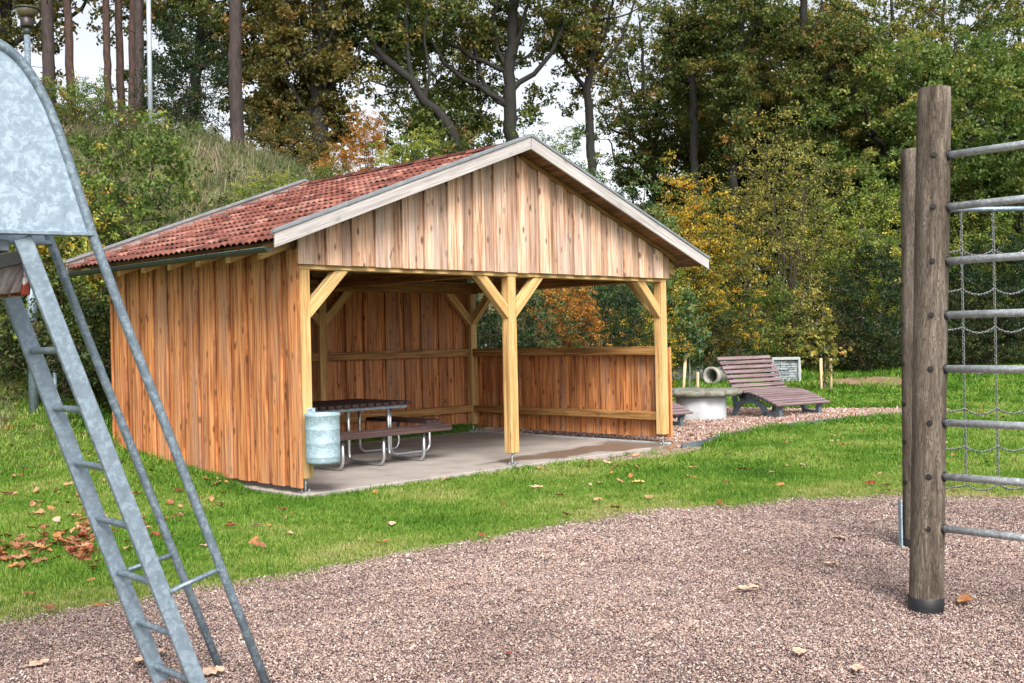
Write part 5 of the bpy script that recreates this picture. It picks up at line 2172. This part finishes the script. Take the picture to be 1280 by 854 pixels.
# ---- two staked saplings
def sapling(u, v, Y, label, stakes, hgt, lean=0., leafm='bush', tie=0):
    x, y = at(u, Y, v)
    root = empty('sapling', (x, y, hz(x, y)))
    tag(root, label, 'sapling')
    p = Plant(int(u))
    p.limb([(0, 0, -.2), (.02, 0, hgt * .4), (lean, 0, hgt)], .028, .010, wob=.012, step=.25)
    c = ell_points(p.rng, 44, (lean * .6, 0, hgt * .55), (.36, .36, hgt * .40), .3)
    p.grow(c, 20, .15, step=.25)
    link('trunk', p.trunk_mesh('trunk', BARK['pale'], .005), root)
    link('crown', p.crown_mesh('crown', LEAF[leafm], (.13, .08)), root)
    for k, (u0, u1, vt, lab) in enumerate(stakes):
        b0 = dp(u0, v, Y - .15)
        t0 = dp(u1, vt, Y - .15)
        zg = hz(b0[0], b0[1])
        mb = MB()
        mb.rng = random.Random(k)
        mb.tube([(b0[0], b0[1], zg - .2), (t0[0], t0[1], t0[2])], .042, 12, rnd=mb.rng.random())
        so = mb.build('stake', M['stake'])
        tag(so, lab, 'stake', 'wooden stakes beside the saplings')
        if k == tie:
            mb = MB()
            mb.tube([(t0[0], t0[1], t0[2] - .10), (t0[0], t0[1], t0[2] + .01)], .048, 12)
            s_ = Vector((t0[0], t0[1], t0[2] - .05))
            tr_ = Vector((x, y, t0[2] - .05))
            d_ = tr_ - s_
            mb.beam(s_, tr_ + d_ * .1, .012, .06)
            mb.build('tie', M['black'], so)


sapling(862, 492, 30.0, 'young tree with sparse leaves between two stakes right of the shelter', [(853, 857, 443, 'tilted pale stake with black tie left of the young tree beside the shelter'), (872, 872, 465, 'short stake right of the young tree beside the shelter')], 3.1, .05, 'midgreen')
sapling(1031, 494, 30.8, 'thin young tree between two stakes right of the big lounger', [(1027, 1026, 443, 'pale stake with black tie right of the big lounger'), (1039, 1038, 448, 'plain pale stake, right one of the pair near the big lounger')], 2.4, .02, 'olive')


# ---- the far wood behind everything, one mass
def far_wood():
    rng = np.random.default_rng(77)
    V, Fq, rn, mi = [], [], [], []
    base = 0
    for u in np.arange(-150, 1500, 21):
        gap = (660 < u < 850)
        for Y in (56, 66):
            p0 = dp(u + rng.uniform(-14, 14), 400, Y + rng.uniform(-4, 4))
            zb = hz(p0[0], p0[1])
            top = rng.uniform(9, 12.5) if u > 870 else (rng.uniform(2.0, 3.8) if gap or 400 < u <= 660 else rng.uniform(2.2, 5.5))
            n = int(900 if u > 870 else 380)
            q = rng.normal(0, 1, (n, 3))
            q /= np.linalg.norm(q, axis=1, keepdims=True) ** .6
            C = np.array([p0[0], p0[1], zb + top * .5]) + q * np.array([1.6, 1.3, top * .44])
            sc = .34
            d = rng.normal(0, 1, (n, 3))
            d /= np.linalg.norm(d, axis=1, keepdims=True)
            s = np.cross(d, rng.normal(0, 1, (n, 3)))
            s /= np.linalg.norm(s, axis=1, keepdims=True)
            p = np.stack([C - d * sc * .5, C + s * sc * .3, C + d * sc * .5, C - s * sc * .3], 1).reshape(-1, 3)
            V.append(p)
            Fq.append(np.arange(4 * n).reshape(n, 4) + base)
            base += 4 * n
            rn.append(np.repeat(np.clip(rng.normal(.35, .2, n) + rng.normal(0, .15), 0, 1), 4))
    o = link('far_woodland', np_mesh('far_woodland', np.concatenate(V), np.concatenate(Fq), np.concatenate(rn), [LEAF['bramble']]))
    tag(o, 'dim leafy mass of woodland far behind the hill trees', 'woodland', kind='stuff')


far_wood()


# ------------------------------------------------------------------ scattered stuff: grass, gravel chips, ground cover
def source(name, V, Fq, rnd, mat):
    return bpy.data.objects.new(name, np_mesh(name, V, Fq, rnd, [mat]))


def tuft(name, seed, n, hgt, rad, w, mat, lean=.5):
    rng = np.random.default_rng(seed)
    V, Fq, rn = [], [], []
    for i in range(n):
        a, r_ = rng.uniform(0, TAU), rad * math.sqrt(rng.random())
        b0 = np.array([math.cos(a) * r_, math.sin(a) * r_, -.01])
        la = rng.uniform(0, TAU)
        ld = np.array([math.cos(la), math.sin(la), 0]) * rng.uniform(.1, 1) * lean
        h_ = hgt * rng.uniform(.55, 1.15)
        sd = np.array([-math.sin(la + rng.normal(0, .6)), math.cos(la), 0]) * w * .5
        k = len(V)
        p1 = b0 + ld * h_ * .35 + [0, 0, h_ * .62]
        p2 = b0 + ld * h_ * 1.0 + [0, 0, h_ * (1 - .25 * np.linalg.norm(ld))]
        V += [b0 - sd, b0 + sd, p1 - sd * .8, p1 + sd * .8, p2 - sd * .1, p2 + sd * .1]
        Fq += [(k, k + 1, k + 3, k + 2), (k + 2, k + 3, k + 5, k + 4)]
        rn += [rng.random()] * 6
    return source(name, np.array(V), np.array(Fq), np.array(rn), mat)


def pebble(name, seed, mat):
    rng = np.random.default_rng(seed)
    t = (1 + 5 ** .5) / 2
    V = np.array([(-1, t, 0), (1, t, 0), (-1, -t, 0), (1, -t, 0), (0, -1, t), (0, 1, t), (0, -1, -t), (0, 1, -t), (t, 0, -1), (t, 0, 1), (-t, 0, -1), (-t, 0, 1)], float)
    V /= np.linalg.norm(V[0])
    V *= rng.uniform(.75, 1.2, (12, 1))
    V *= np.array([1.15, rng.uniform(.42, .7), rng.uniform(.3, .5)])
    Fq = np.array([(0, 11, 5), (0, 5, 1), (0, 1, 7), (0, 7, 10), (0, 10, 11), (1, 5, 9), (5, 11, 4), (11, 10, 2), (10, 7, 6), (7, 1, 8), (3, 9, 4), (3, 4, 2), (3, 2, 6), (3, 6, 8), (3, 8, 9), (4, 9, 5), (2, 4, 11), (6, 2, 10), (8, 6, 7), (9, 8, 1)])
    return source(name, V, Fq, np.zeros(12), mat)


def scatter(name, label, cat, P, rot, scl, sources, tint=None):
    me = bpy.data.meshes.new(name)
    n = len(P)
    me.vertices.add(n)
    me.vertices.foreach_set('co', np.ascontiguousarray(P, np.float32).ravel())
    a_ = me.attributes.new('rot', 'FLOAT_VECTOR', 'POINT')
    a_.data.foreach_set('vector', np.ascontiguousarray(rot, np.float32).ravel())
    scl = np.asarray(scl)
    if scl.ndim == 1:
        scl = np.repeat(scl[:, None], 3, 1)
    a_ = me.attributes.new('scl', 'FLOAT_VECTOR', 'POINT')
    a_.data.foreach_set('vector', np.ascontiguousarray(scl, np.float32).ravel())
    if tint is not None:
        a_ = me.attributes.new('tint', 'FLOAT', 'POINT')
        a_.data.foreach_set('value', np.ascontiguousarray(tint, np.float32))
    a_ = me.attributes.new('pick', 'INT', 'POINT')
    a_.data.foreach_set('value', np.random.default_rng(3).integers(0, len(sources), n).astype(np.int32))
    me.update()
    o = link(name, me)
    tag(o, label, cat, kind='stuff')
    ng = bpy.data.node_groups.new(name + '_scatter', 'GeometryNodeTree')
    ng.interface.new_socket('Geometry', in_out='INPUT', socket_type='NodeSocketGeometry')
    ng.interface.new_socket('Geometry', in_out='OUTPUT', socket_type='NodeSocketGeometry')
    N, L = ng.nodes, ng.links
    gi, go = N.new('NodeGroupInput'), N.new('NodeGroupOutput')
    iop = N.new('GeometryNodeInstanceOnPoints')
    jn = N.new('GeometryNodeJoinGeometry')
    for s in sources:
        oi = N.new('GeometryNodeObjectInfo')
        oi.inputs['Object'].default_value = s
        oi.inputs['As Instance'].default_value = True
        L.new(oi.outputs['Geometry'], jn.inputs[0])
    L.new(gi.outputs[0], iop.inputs['Points'])
    L.new(jn.outputs[0], iop.inputs['Instance'])
    iop.inputs['Pick Instance'].default_value = True

    def na(nm, t):
        q = N.new('GeometryNodeInputNamedAttribute')
        q.data_type = t
        q.inputs['Name'].default_value = nm
        return next(s for s in q.outputs if s.enabled and s.name == 'Attribute')
    L.new(na('pick', 'INT'), iop.inputs['Instance Index'])
    L.new(na('rot', 'FLOAT_VECTOR'), iop.inputs['Rotation'])
    L.new(na('scl', 'FLOAT_VECTOR'), iop.inputs['Scale'])
    L.new(iop.outputs[0], go.inputs[0])
    md = o.modifiers.new('scatter', 'NODES')
    md.node_group = ng
    return o


def frustum_pts(rng, y0, y1, dens, margin=1.2):
    """uniform points on the ground that the photograph and a step to its side can see"""
    A = (y1 - y0) * ((y0 + y1) * .46 + 2 * margin)
    n = int(A * dens)
    y = np.sqrt(rng.random(n) * (y1 ** 2 - y0 ** 2) + y0 ** 2) if margin < .5 else rng.uniform(y0, y1, n)
    x = rng.uniform(-1, 1, n) * (.46 * y1 + margin)
    k = np.abs(x) < .46 * y + margin
    return x[k], y[k]


def is_lawn(x, y):
    return (~in_slab(x, y, .03)) & (~in_poly(x, y, PATH)) & (y > edge_y(x) + .01)


def bank_t(x, y):
    return (y - np.interp(x, TX, TY)) / np.interp(x, WX, WY)


rng = np.random.default_rng(42)
lawn_src = [tuft('blade_tuft', 300 + i, 16, .055, .055, .0055, M['grass'], .9) for i in range(5)]
P, RT, SC_, TI = [], [], [], []
for y0, y1, dens, s0 in ((5.4, 10.5, 820, .9), (10.5, 14, 620, 1.0), (14, 20, 230, 1.5), (20, 30, 75, 2.2), (30, 43, 26, 3.2)):
    x, y = frustum_pts(rng, y0, y1, dens)
    bt = bank_t(x, y)
    e = y - edge_y(x)
    # the worn edge beside the gravel is thin
    keep = (is_lawn(x, y) | ((e > -.4) & (e <= .01) & (rng.random(len(x)) < .10 * np.exp(e / .14)))) & (bt < .30) & (rng.random(len(x)) < np.where(e < .02, 1, np.clip(.3 + e / .5, .2, 1)))
    sxp, syp = s_t(x, y)
    sandy = (sxp > 4.6) & (sxp < 7.1) & (syp > -.75) & (syp < .1)
    keep &= ~(sandy & (rng.random(len(x)) < .9))
    keep &= ~((((x - SOIL[0]) / 1.6) ** 2 + ((y - SOIL[1]) / 2.1) ** 2 < 1) & (rng.random(len(x)) < .85))
    x, y, bt, e = x[keep], y[keep], bt[keep], e[keep]
    n = len(x)
    near = np.clip((e - .2) / 1.5, 0, 1)
    hgt = s0 * rng.uniform(.65, 1.25, n) * (.62 + .5 * near)
    # lusher, longer along the slab and walls
    s, t = s_t(x, y)
    by = np.exp(-np.maximum(0, np.maximum(-s - .16, -t - .16)) / .22) * ((s > -.9) & (t > -.9))
    hgt *= 1 + .55 * by
    P.append(np.stack([x, y, H(x, y)], 1))
    RT.append(np.stack([rng.normal(0, .12, n), rng.normal(0, .12, n), rng.uniform(0, TAU, n)], 1))
    zf = .5 if y0 >= 20 else .8 if y0 >= 14 else 1.
    SC_.append(np.stack([hgt, hgt, hgt * zf], 1))
    TI.append(.50 * (1 - np.clip(e / 2.1, 0, 1)) ** 1.1 - .14 * by + (.02 if y0 >= 14 else 0))
scatter('lawn_grass', 'short green lawn grass around the shelter', 'grass', np.concatenate(P), np.concatenate(RT), np.concatenate(SC_), lawn_src, np.concatenate(TI))

bank_src = [tuft('long_tuft', 320 + i, 22, .26, .12, .010, M['longgrass'], 1.0) for i in range(4)]
x, y = frustum_pts(rng, 13.5, 45, 26, 2)
bt = bank_t(x, y)
keep = (~in_slab(x, y, .25)) & (~in_poly(x, y, PATH)) & (((bt > .17) & (bt < 1.25) & (x < 2)) | ((bt > .02) & (bt < .5) & (x >= 2)))
x, y = x[keep], y[keep]
bt = bank_t(x, y)
n = len(x)
scatter('bank_grass', 'long half dry grass on the bank behind the shelter', 'grass', np.stack([x, y, H(x, y)], 1), np.stack([rng.normal(0, .25, n), rng.normal(0, .25, n), rng.uniform(0, TAU, n)], 1), rng.uniform(.6, 1.5, n) * np.clip(.55 + bt, .5, 1.2), bank_src, .16 + .22 * np.sin(x * 1.3 + 2 * np.sin(y * .9)) * np.sin(y * 1.1 + x * .4))


# creeping ground cover on the lower bank and below the bushes
def sprig(name, seed, n, hgt, rad, lw, mat):
    r2 = np.random.default_rng(seed)
    V, Fq, rn = [], [], []
    for i in range(n):
        a, r_ = r2.uniform(0, TAU), rad * math.sqrt(r2.random())
        c = np.array([math.cos(a) * r_, math.sin(a) * r_, hgt * r2.uniform(.05, 1)])
        d = r2.normal(0, 1, 3)
        d[2] *= .4
        d /= np.linalg.norm(d)
        s = np.cross(d, [0, 0, 1] + r2.normal(0, .3, 3))
        s /= np.linalg.norm(s)
        L, W = lw * r2.uniform(.7, 1.3), lw * .6 * r2.uniform(.7, 1.3)
        k = len(V)
        V += [c - d * L / 2, c + s * W / 2, c + d * L / 2, c - s * W / 2]
        Fq.append((k, k + 1, k + 2, k + 3))
        rn += [r2.random()] * 4
    return source(name, np.array(V), np.array(Fq), np.array(rn), mat)


weed_src = [sprig('weed_sprig', 340 + i, 26, .20, .20, .065, M['weed']) for i in range(4)]
x, y = frustum_pts(rng, 13.5, 44, 14, 2)
bt = bank_t(x, y)
pat = np.sin(x * .9 + 1) * np.sin(y * .7) + .5 * np.sin(x * 2.1 - y * 1.3)
keep = (~in_slab(x, y, .25)) & (~in_poly(x, y, PATH)) & (((bt > .10) & (bt < 1.1) & (x < 2)) | ((bt > -.03) & (bt < .7) & (x >= 2))) & (pat + rng.normal(0, .4, len(x)) > -.2)
x, y = x[keep], y[keep]
n = len(x)
scatter('ground_cover', 'low creeping ground cover under the bushes on the bank', 'ground cover', np.stack([x, y, H(x, y)], 1), np.stack([rng.normal(0, .2, n), rng.normal(0, .2, n), rng.uniform(0, TAU, n)], 1), rng.uniform(.7, 1.7, n), weed_src)

peb = [pebble('chip', 360 + i, M['pebble']) for i in range(6)]
P, RT, SC_ = [], [], []
for y0, y1, dens, s0 in ((4.6, 8.2, 14500, .0059), (8.2, 11.6, 9000, .0070)):
    x, y = frustum_pts(rng, y0, y1, dens, .7)
    e = edge_y(x) - y
    keep = (e > -.28) & (rng.random(len(x)) < np.clip((e + .28) / .38, 0.02, 1))
    x, y = x[keep], y[keep]
    n = len(x)
    P.append(np.stack([x, y, gz(x, y) + rng.uniform(-.002, .008, n)], 1))
    RT.append(np.stack([rng.normal(0, .45, n), rng.normal(0, .45, n), rng.uniform(0, TAU, n)], 1))
    SC_.append(s0 * rng.lognormal(0, .33, n))
scatter('gravel_chips', 'loose reddish brown gravel chips of the playground', 'gravel', np.concatenate(P), np.concatenate(RT), np.concatenate(SC_), peb)

peb2 = [pebble('red_chip', 380 + i, M['pathpebble']) for i in range(5)]
x = rng.uniform(-1, 9.4, 60000)
y = rng.uniform(16.8, 26.5, 60000)
keep = in_poly(x, y, PATH) & ~in_slab(x, y, -.01)
x, y = x[keep], y[keep]
n = len(x)
scatter('path_chips', 'coarse reddish gravel around the loungers and along the slab', 'gravel', np.stack([x, y, H(x, y) + .03], 1), rng.uniform(0, TAU, (n, 3)) * np.array([.3, .3, 1]), .022 * rng.lognormal(0, .3, n), peb2)

# plastic edging strip between path and lawn
mb = MB()
ed = [(2.55, 17.02), (2.95, 17.32), (3.52, 18.72), (4.55, 20.07), (6.32, 21.72), (7.91, 22.87), (8.9, 23.4)]
pts = smooth_path([Vector((x, y, hz(x, y) + .045 + .03 * (x < 3.3))) for x, y in ed], 2)
for a1, b1 in zip(pts, pts[1:]):
    mb.beam(a1 - Vector((0, 0, .05)), b1 - Vector((0, 0, .05)), .02, .12)
o = mb.build('edging_strip', M['plastic'])
tag(o, 'dark plastic edging strip between the red gravel path and the lawn', 'edging')

# ------------------------------------------------------------------ fallen leaves
FLM = {}
for nm, c in (('brown', (.22, .085, .035)), ('pale', (.47, .32, .23)), ('orange', (.36, .15, .05)), ('red', (.22, .045, .022)), ('tan', (.36, .20, .10)), ('yellow', (.62, .36, .11))):
    FLM[nm] = plain('dry_leaf_' + nm, c, .7, 0, 22, .35, .2)


def leaf_geo(rng, curl=.35):
    """a lobed oak leaf, 1 unit long, curled; centre fan"""
    half = [(0, 0), (.05, .035), (.15, .05), (.22, .16), (.30, .10), (.38, .24), (.50, .14), (.60, .27), (.70, .15), (.80, .19), (.90, .09), (1, 0)]
    V = []
    for x, w in half:
        V.append((x, 0))
    up = [(x, w * rng.uniform(.85, 1.2)) for x, w in half[1:-1]]
    n = len(half)
    pts = [(x, 0) for x, _ in half] + up + [(x, -w * rng.uniform(.85, 1.2)) for x, w in half[1:-1]]
    b1, b2 = rng.uniform(-.2, curl), rng.uniform(.1, curl + .3)
    P3 = []
    for x, w in pts:
        z = b1 * (x - .5) ** 2 * 1.6 + b2 * abs(w) * 1.1 + .03 * math.sin(x * 14 + w * 9)
        P3.append((x - .5, w, z))
    zs = min(p[2] for p in P3)
    P3 = [(a, b, c - zs) for a, b, c in P3]
    Fc = []
    for side in (0, 1):
        o_ = n + side * (n - 2)
        Fc.append((0, 1, o_) if not side else (0, o_, 1))
        for i in range(1, n - 2):
            q = (i, i + 1, o_ + i, o_ + i - 1)
            Fc.append(q if not side else q[::-1])
        q = (n - 2, n - 1, o_ + n - 3)
        Fc.append(q if not side else q[::-1])
    return P3, Fc


LG = 'fallen oak leaves'
rl = random.Random(17)
LEAVES = [
    # u, v, size, colour, surface, label
    (670, 612, .17, 'pale', 'g', 'pale curled oak leaf on the lawn below the middle post'),
    (796, 607, .19, 'yellow', 'g', 'bright yellow orange oak leaf on the lawn below the right post'),
    (738, 578, .14, 'red', 'g', 'reddish leaf in the grass at the front edge of the slab'),
    (736, 609, .11, 'pale', 'g', 'small pale leaf between the pale curled and the bright yellow leaf'),
    (750, 606, .13, 'tan', 'g', 'tan leaf just left of the bright yellow leaf'),
    (771, 586, .14, 'tan', 'g', 'tan leaf in the grass behind the bright yellow leaf'),
    (490, 658, .15, 'pale', 'g', 'pale flat leaf on the lawn between gravel edge and waste bin'),
    (687, 679, .13, 'pale', 'g', 'pale leaf lying right on the lawn edge at the gravel'),
    (656, 753, .16, 'pale', 'p', 'pinkish pale leaf in the middle of the gravel'),
    (630, 634, .10, 'red', 'g', 'small dark red leaf on the lawn below the middle post'),
    (865, 590, .14, 'tan', 'g', 'tan leaf on the lawn left of the brown upright leaf'),
    (930, 592, .17, 'brown', 'g', 'large brown leaf on the lawn in front of the stone table'),
    (965, 596, .12, 'tan', 'g', 'small tan leaf right of the large brown leaf'),
    (1052, 683, .14, 'pale', 'p', 'pale leaf on the gravel left of the wooden post'),
    (1040, 717, .13, 'pale', 'p', 'small pale leaf on the gravel in front of the other pale one by the post'),
    (932, 746, .19, 'pale', 'p', 'long pale leaf on the gravel right of centre'),
    (999, 831, .16, 'pale', 'p', 'pale leaf on the gravel near the lower edge right of centre'),
    (1206, 761, .19, 'orange', 'p', 'large orange brown leaf beside the foot of the wooden post'),
    (1194, 616, .17, 'orange', 'g', 'orange leaf on the lawn under the lowest chain'),
    (1152, 616, .10, 'brown', 'g', 'small brown leaf on the lawn behind the wooden post'),
    (1072, 850, .14, 'pale', 'p', 'pale leaf cut by the lower edge of the picture'),
    (352, 642, .12, 'red', 'g', 'red brown leaf on the lawn left of the waste bin'),
    (287, 664, .13, 'red', 'g', 'red leaf on the lawn right of the outer handrail'),
    (361, 672, .14, 'pale', 'g', 'pale leaf on the lawn in front of the red brown one'),
    (257, 687, .14, 'pale', 'g', 'pale leaf on the lawn seen beside the outer handrail'),
    (169, 624, .16, 'orange', 'g', 'orange leaf on the lawn between the stringers and the inner handrail'),
    (161, 690, .15, 'tan', 'g', 'tan leaf on the lawn behind the ladder'),
    (124, 765, .14, 'orange', 'g', 'orange leaf on the lawn close to the gravel behind the ladder'),
    (60, 769, .17, 'brown', 'g', 'long brown leaf on the lawn near the gravel at the lower left'),
    (35, 748, .14, 'brown', 'g', 'dark brown leaf above the long brown one at the lower left'),
    (190, 832, .24, 'pale', 'p', 'very large pale oak leaf on the gravel under the ladder'),
    (262, 851, .16, 'pale', 'p', 'pale leaf on the gravel beside the foot of the ladder'),
    (45, 842, .14, 'pale', 'p', 'pale leaf on the gravel in the lower left corner'),
    (636, 828, .07, 'red', 'p', 'small dark leaf on the gravel below centre'),
    (74, 576, .16, 'yellow', 'g', 'yellow leaf on the grass seen between the ladder rungs'),
    (138, 510, .15, 'orange', 'g', 'orange leaf on the slope close to the shelter corner'),
    (10, 622, .17, 'brown', 'g', 'brown leaf at the left edge above the leaf pile'),
    (45, 632, .16, 'tan', 'g', 'tan leaf left of the ladder above the leaf pile'),
    (90, 648, .16, 'pale', 'g', 'pale leaf on the lawn touching the left stringer in view'),
    (55, 661, .17, 'brown', 'g', 'dark brown leaf just above the leaf pile'),
]
for u, v, sz, c, sf, label in LEAVES:
    P3, Fc = leaf_geo(rl, .12)
    P_ = gp(u, v, -.05)
    if sf == 'g' and P_[1] > 12 and P_[0] < -4:
        for _ in range(6):
            P_ = gp(u, v, hz(P_[0], P_[1]))
    sz *= 1.05
    me = bpy.data.meshes.new('fallen_leaf')
    me.from_pydata([(x * sz, y * sz, z * sz) for x, y, z in P3], [], Fc)
    me.materials.append(FLM[c])
    me.update()
    o = link('fallen_leaf', me)
    o.location = (P_[0], P_[1], (hz(P_[0], P_[1]) + .048) if sf == 'g' else float(gz(P_[0], P_[1])) + .022)
    o.rotation_euler = (rl.uniform(.0, .22), rl.uniform(-.1, .1), rl.uniform(0, TAU))
    tag(o, label, 'leaf', LG)


# drifts of leaves no one could count: the pile at the left and the sprinkle over lawn, bank and gravel
def litter(name, label, spots, seed):
    r2 = random.Random(seed)
    V, Fc, mi = [], [], []
    mats = list(FLM.values())
    for x, y, z, s, m in spots:
        P3, F3 = leaf_geo(r2, .45)
        rot = Matrix.Rotation(r2.uniform(0, TAU), 3, 'Z') @ Matrix.Rotation(r2.uniform(-.6, .6), 3, 'X') @ Matrix.Rotation(r2.uniform(-.5, .5), 3, 'Y')
        k = len(V)
        for p in P3:
            q = rot @ Vector(p) * s
            V.append((x + q.x, y + q.y, z + q.z))
        Fc += [tuple(i + k for i in f) for f in F3]
        mi += [m] * len(F3)
    me = bpy.data.meshes.new(name)
    me.from_pydata(V, [], Fc)
    for m in mats:
        me.materials.append(m)
    me.polygons.foreach_set('material_index', mi)
    me.update()
    tag(link(name, me), label, 'leaf litter', kind='stuff')


r2 = random.Random(8)
spots = []
for k in range(190):      # the drift
    q = r2.random()
    u, v = -30 + 150 * q, 686 + 7 * math.sin(q * 7) + r2.gauss(0, 10)
    if r2.random() < .3:
        u, v = 105 + r2.gauss(0, 8), 668 + r2.gauss(0, 14)
    P_ = gp(u, v, -.03)
    spots.append((P_[0], P_[1], hz(P_[0], P_[1]) + r2.uniform(.02, .06), r2.uniform(.06, .16), r2.choice([0, 0, 0, 3, 2, 4])))
litter('leaf_drift', 'drift of dry brown oak leaves on the lawn behind the ladder', spots, 1)
spots = []
while len(spots) < 900:
    x, y = r2.uniform(-11, 10), r2.uniform(9, 30)
    if abs(x) > .47 * y + .5 or in_slab(np.array(x), np.array(y), .1) or y < edge_y(x) + .1:
        continue
    w = 1. if (x < -4.2 and y > 11) else .8 if (x < -3. and y > 9) else .15
    if y > 20:
        w = .22
    if bank_t(x, y) > .6:
        w *= .3
    if r2.random() > w:
        continue
    spots.append((x, y, hz(x, y) + .045, r2.choice([r2.uniform(.05, .10), r2.uniform(.09, .16)]), r2.choice([0, 0, 1, 2, 3, 4, 4, 2])))
litter('leaf_litter', 'scattered small dry oak leaves over the lawn and the foot of the slope', spots, 2)
spots = []
for k in range(90):       # leaves blown under the back wall
    s, t = r2.uniform(.3, SW - .3), SD + r2.uniform(.18, .75)
    P_ = sw(s, t)
    spots.append((P_[0], P_[1], hz(P_[0], P_[1]) + .02, r2.uniform(.09, .16), r2.choice([0, 1, 2, 4, 5, 1])))
litter('leaf_litter', 'pale leaves blown into the strip behind the back wall of the shelter', spots, 3)

# ------------------------------------------------------------------ light, sky, camera
SUN_EL, SUN_AZ = R(44), R(170)      # azimuth clockwise from +y: behind the camera, to its right
sun = bpy.data.lights.new('sun', 'SUN')
sun.energy = 1.5
sun.angle = R(24)
sun.color = (1, .95, .88)
so = bpy.data.objects.new('sun', sun)
COL.objects.link(so)
sd = Vector((math.sin(SUN_AZ) * math.cos(SUN_EL), math.cos(SUN_AZ) * math.cos(SUN_EL), math.sin(SUN_EL)))
so.rotation_euler = sd.to_track_quat('Z', 'Y').to_euler()

w = bpy.data.worlds.new('World')
scene.world = w
w.use_nodes = True
nt = w.node_tree
nt.nodes.clear()
wo = nt.nodes.new('ShaderNodeOutputWorld')
bg = nt.nodes.new('ShaderNodeBackground')
sk = nt.nodes.new('ShaderNodeTexSky')
sk.sky_type = 'NISHITA'
sk.sun_disc = False
sk.sun_elevation = SUN_EL
sk.sun_rotation = SUN_AZ
sk.air_density = 1.0
sk.dust_density = 3.0
sk.ozone_density = 1.0
bw = nt.nodes.new('ShaderNodeRGBToBW')
nt.links.new(sk.outputs[0], bw.inputs[0])
# an even overcast: most of the colour of the clear sky is mixed away
m = nt.nodes.new('ShaderNodeMix')
m.data_type = 'RGBA'
m.inputs[0].default_value = .80
nt.links.new(sk.outputs[0], m.inputs[6])
nt.links.new(bw.outputs[0], m.inputs[7])
nt.links.new(m.outputs[2], bg.inputs[0])
bg.inputs[1].default_value = .115
nt.links.new(bg.outputs[0], wo.inputs[0])

cam = bpy.data.cameras.new('camera')
cam.sensor_width = 36
cam.lens = 36 * F / 1280
cam.clip_start = .05
cam.clip_end = 1000
co = bpy.data.objects.new('camera', cam)
COL.objects.link(co)
Xv = Vector((1, 0, 0))
Uv = Vector((0, math.sin(PITCH), math.cos(PITCH)))
Fv = Vector((0, math.cos(PITCH), -math.sin(PITCH)))
rv = Xv * cr - Uv * sr
uv_ = Xv * sr + Uv * cr
mt = Matrix((rv, uv_, -Fv)).transposed().to_4x4()
mt.translation = Vector((0, 0, CAMZ))
co.matrix_world = mt
scene.camera = co
scene.view_settings.view_transform = 'Standard'
scene.view_settings.look = 'None'
scene.view_settings.exposure = 1.5
scene.view_settings.gamma = 1
scene.render.engine = 'CYCLES'
scene.cycles.max_bounces = 8
scene.cycles.transparent_max_bounces = 8
scene.cycles.use_denoising = True
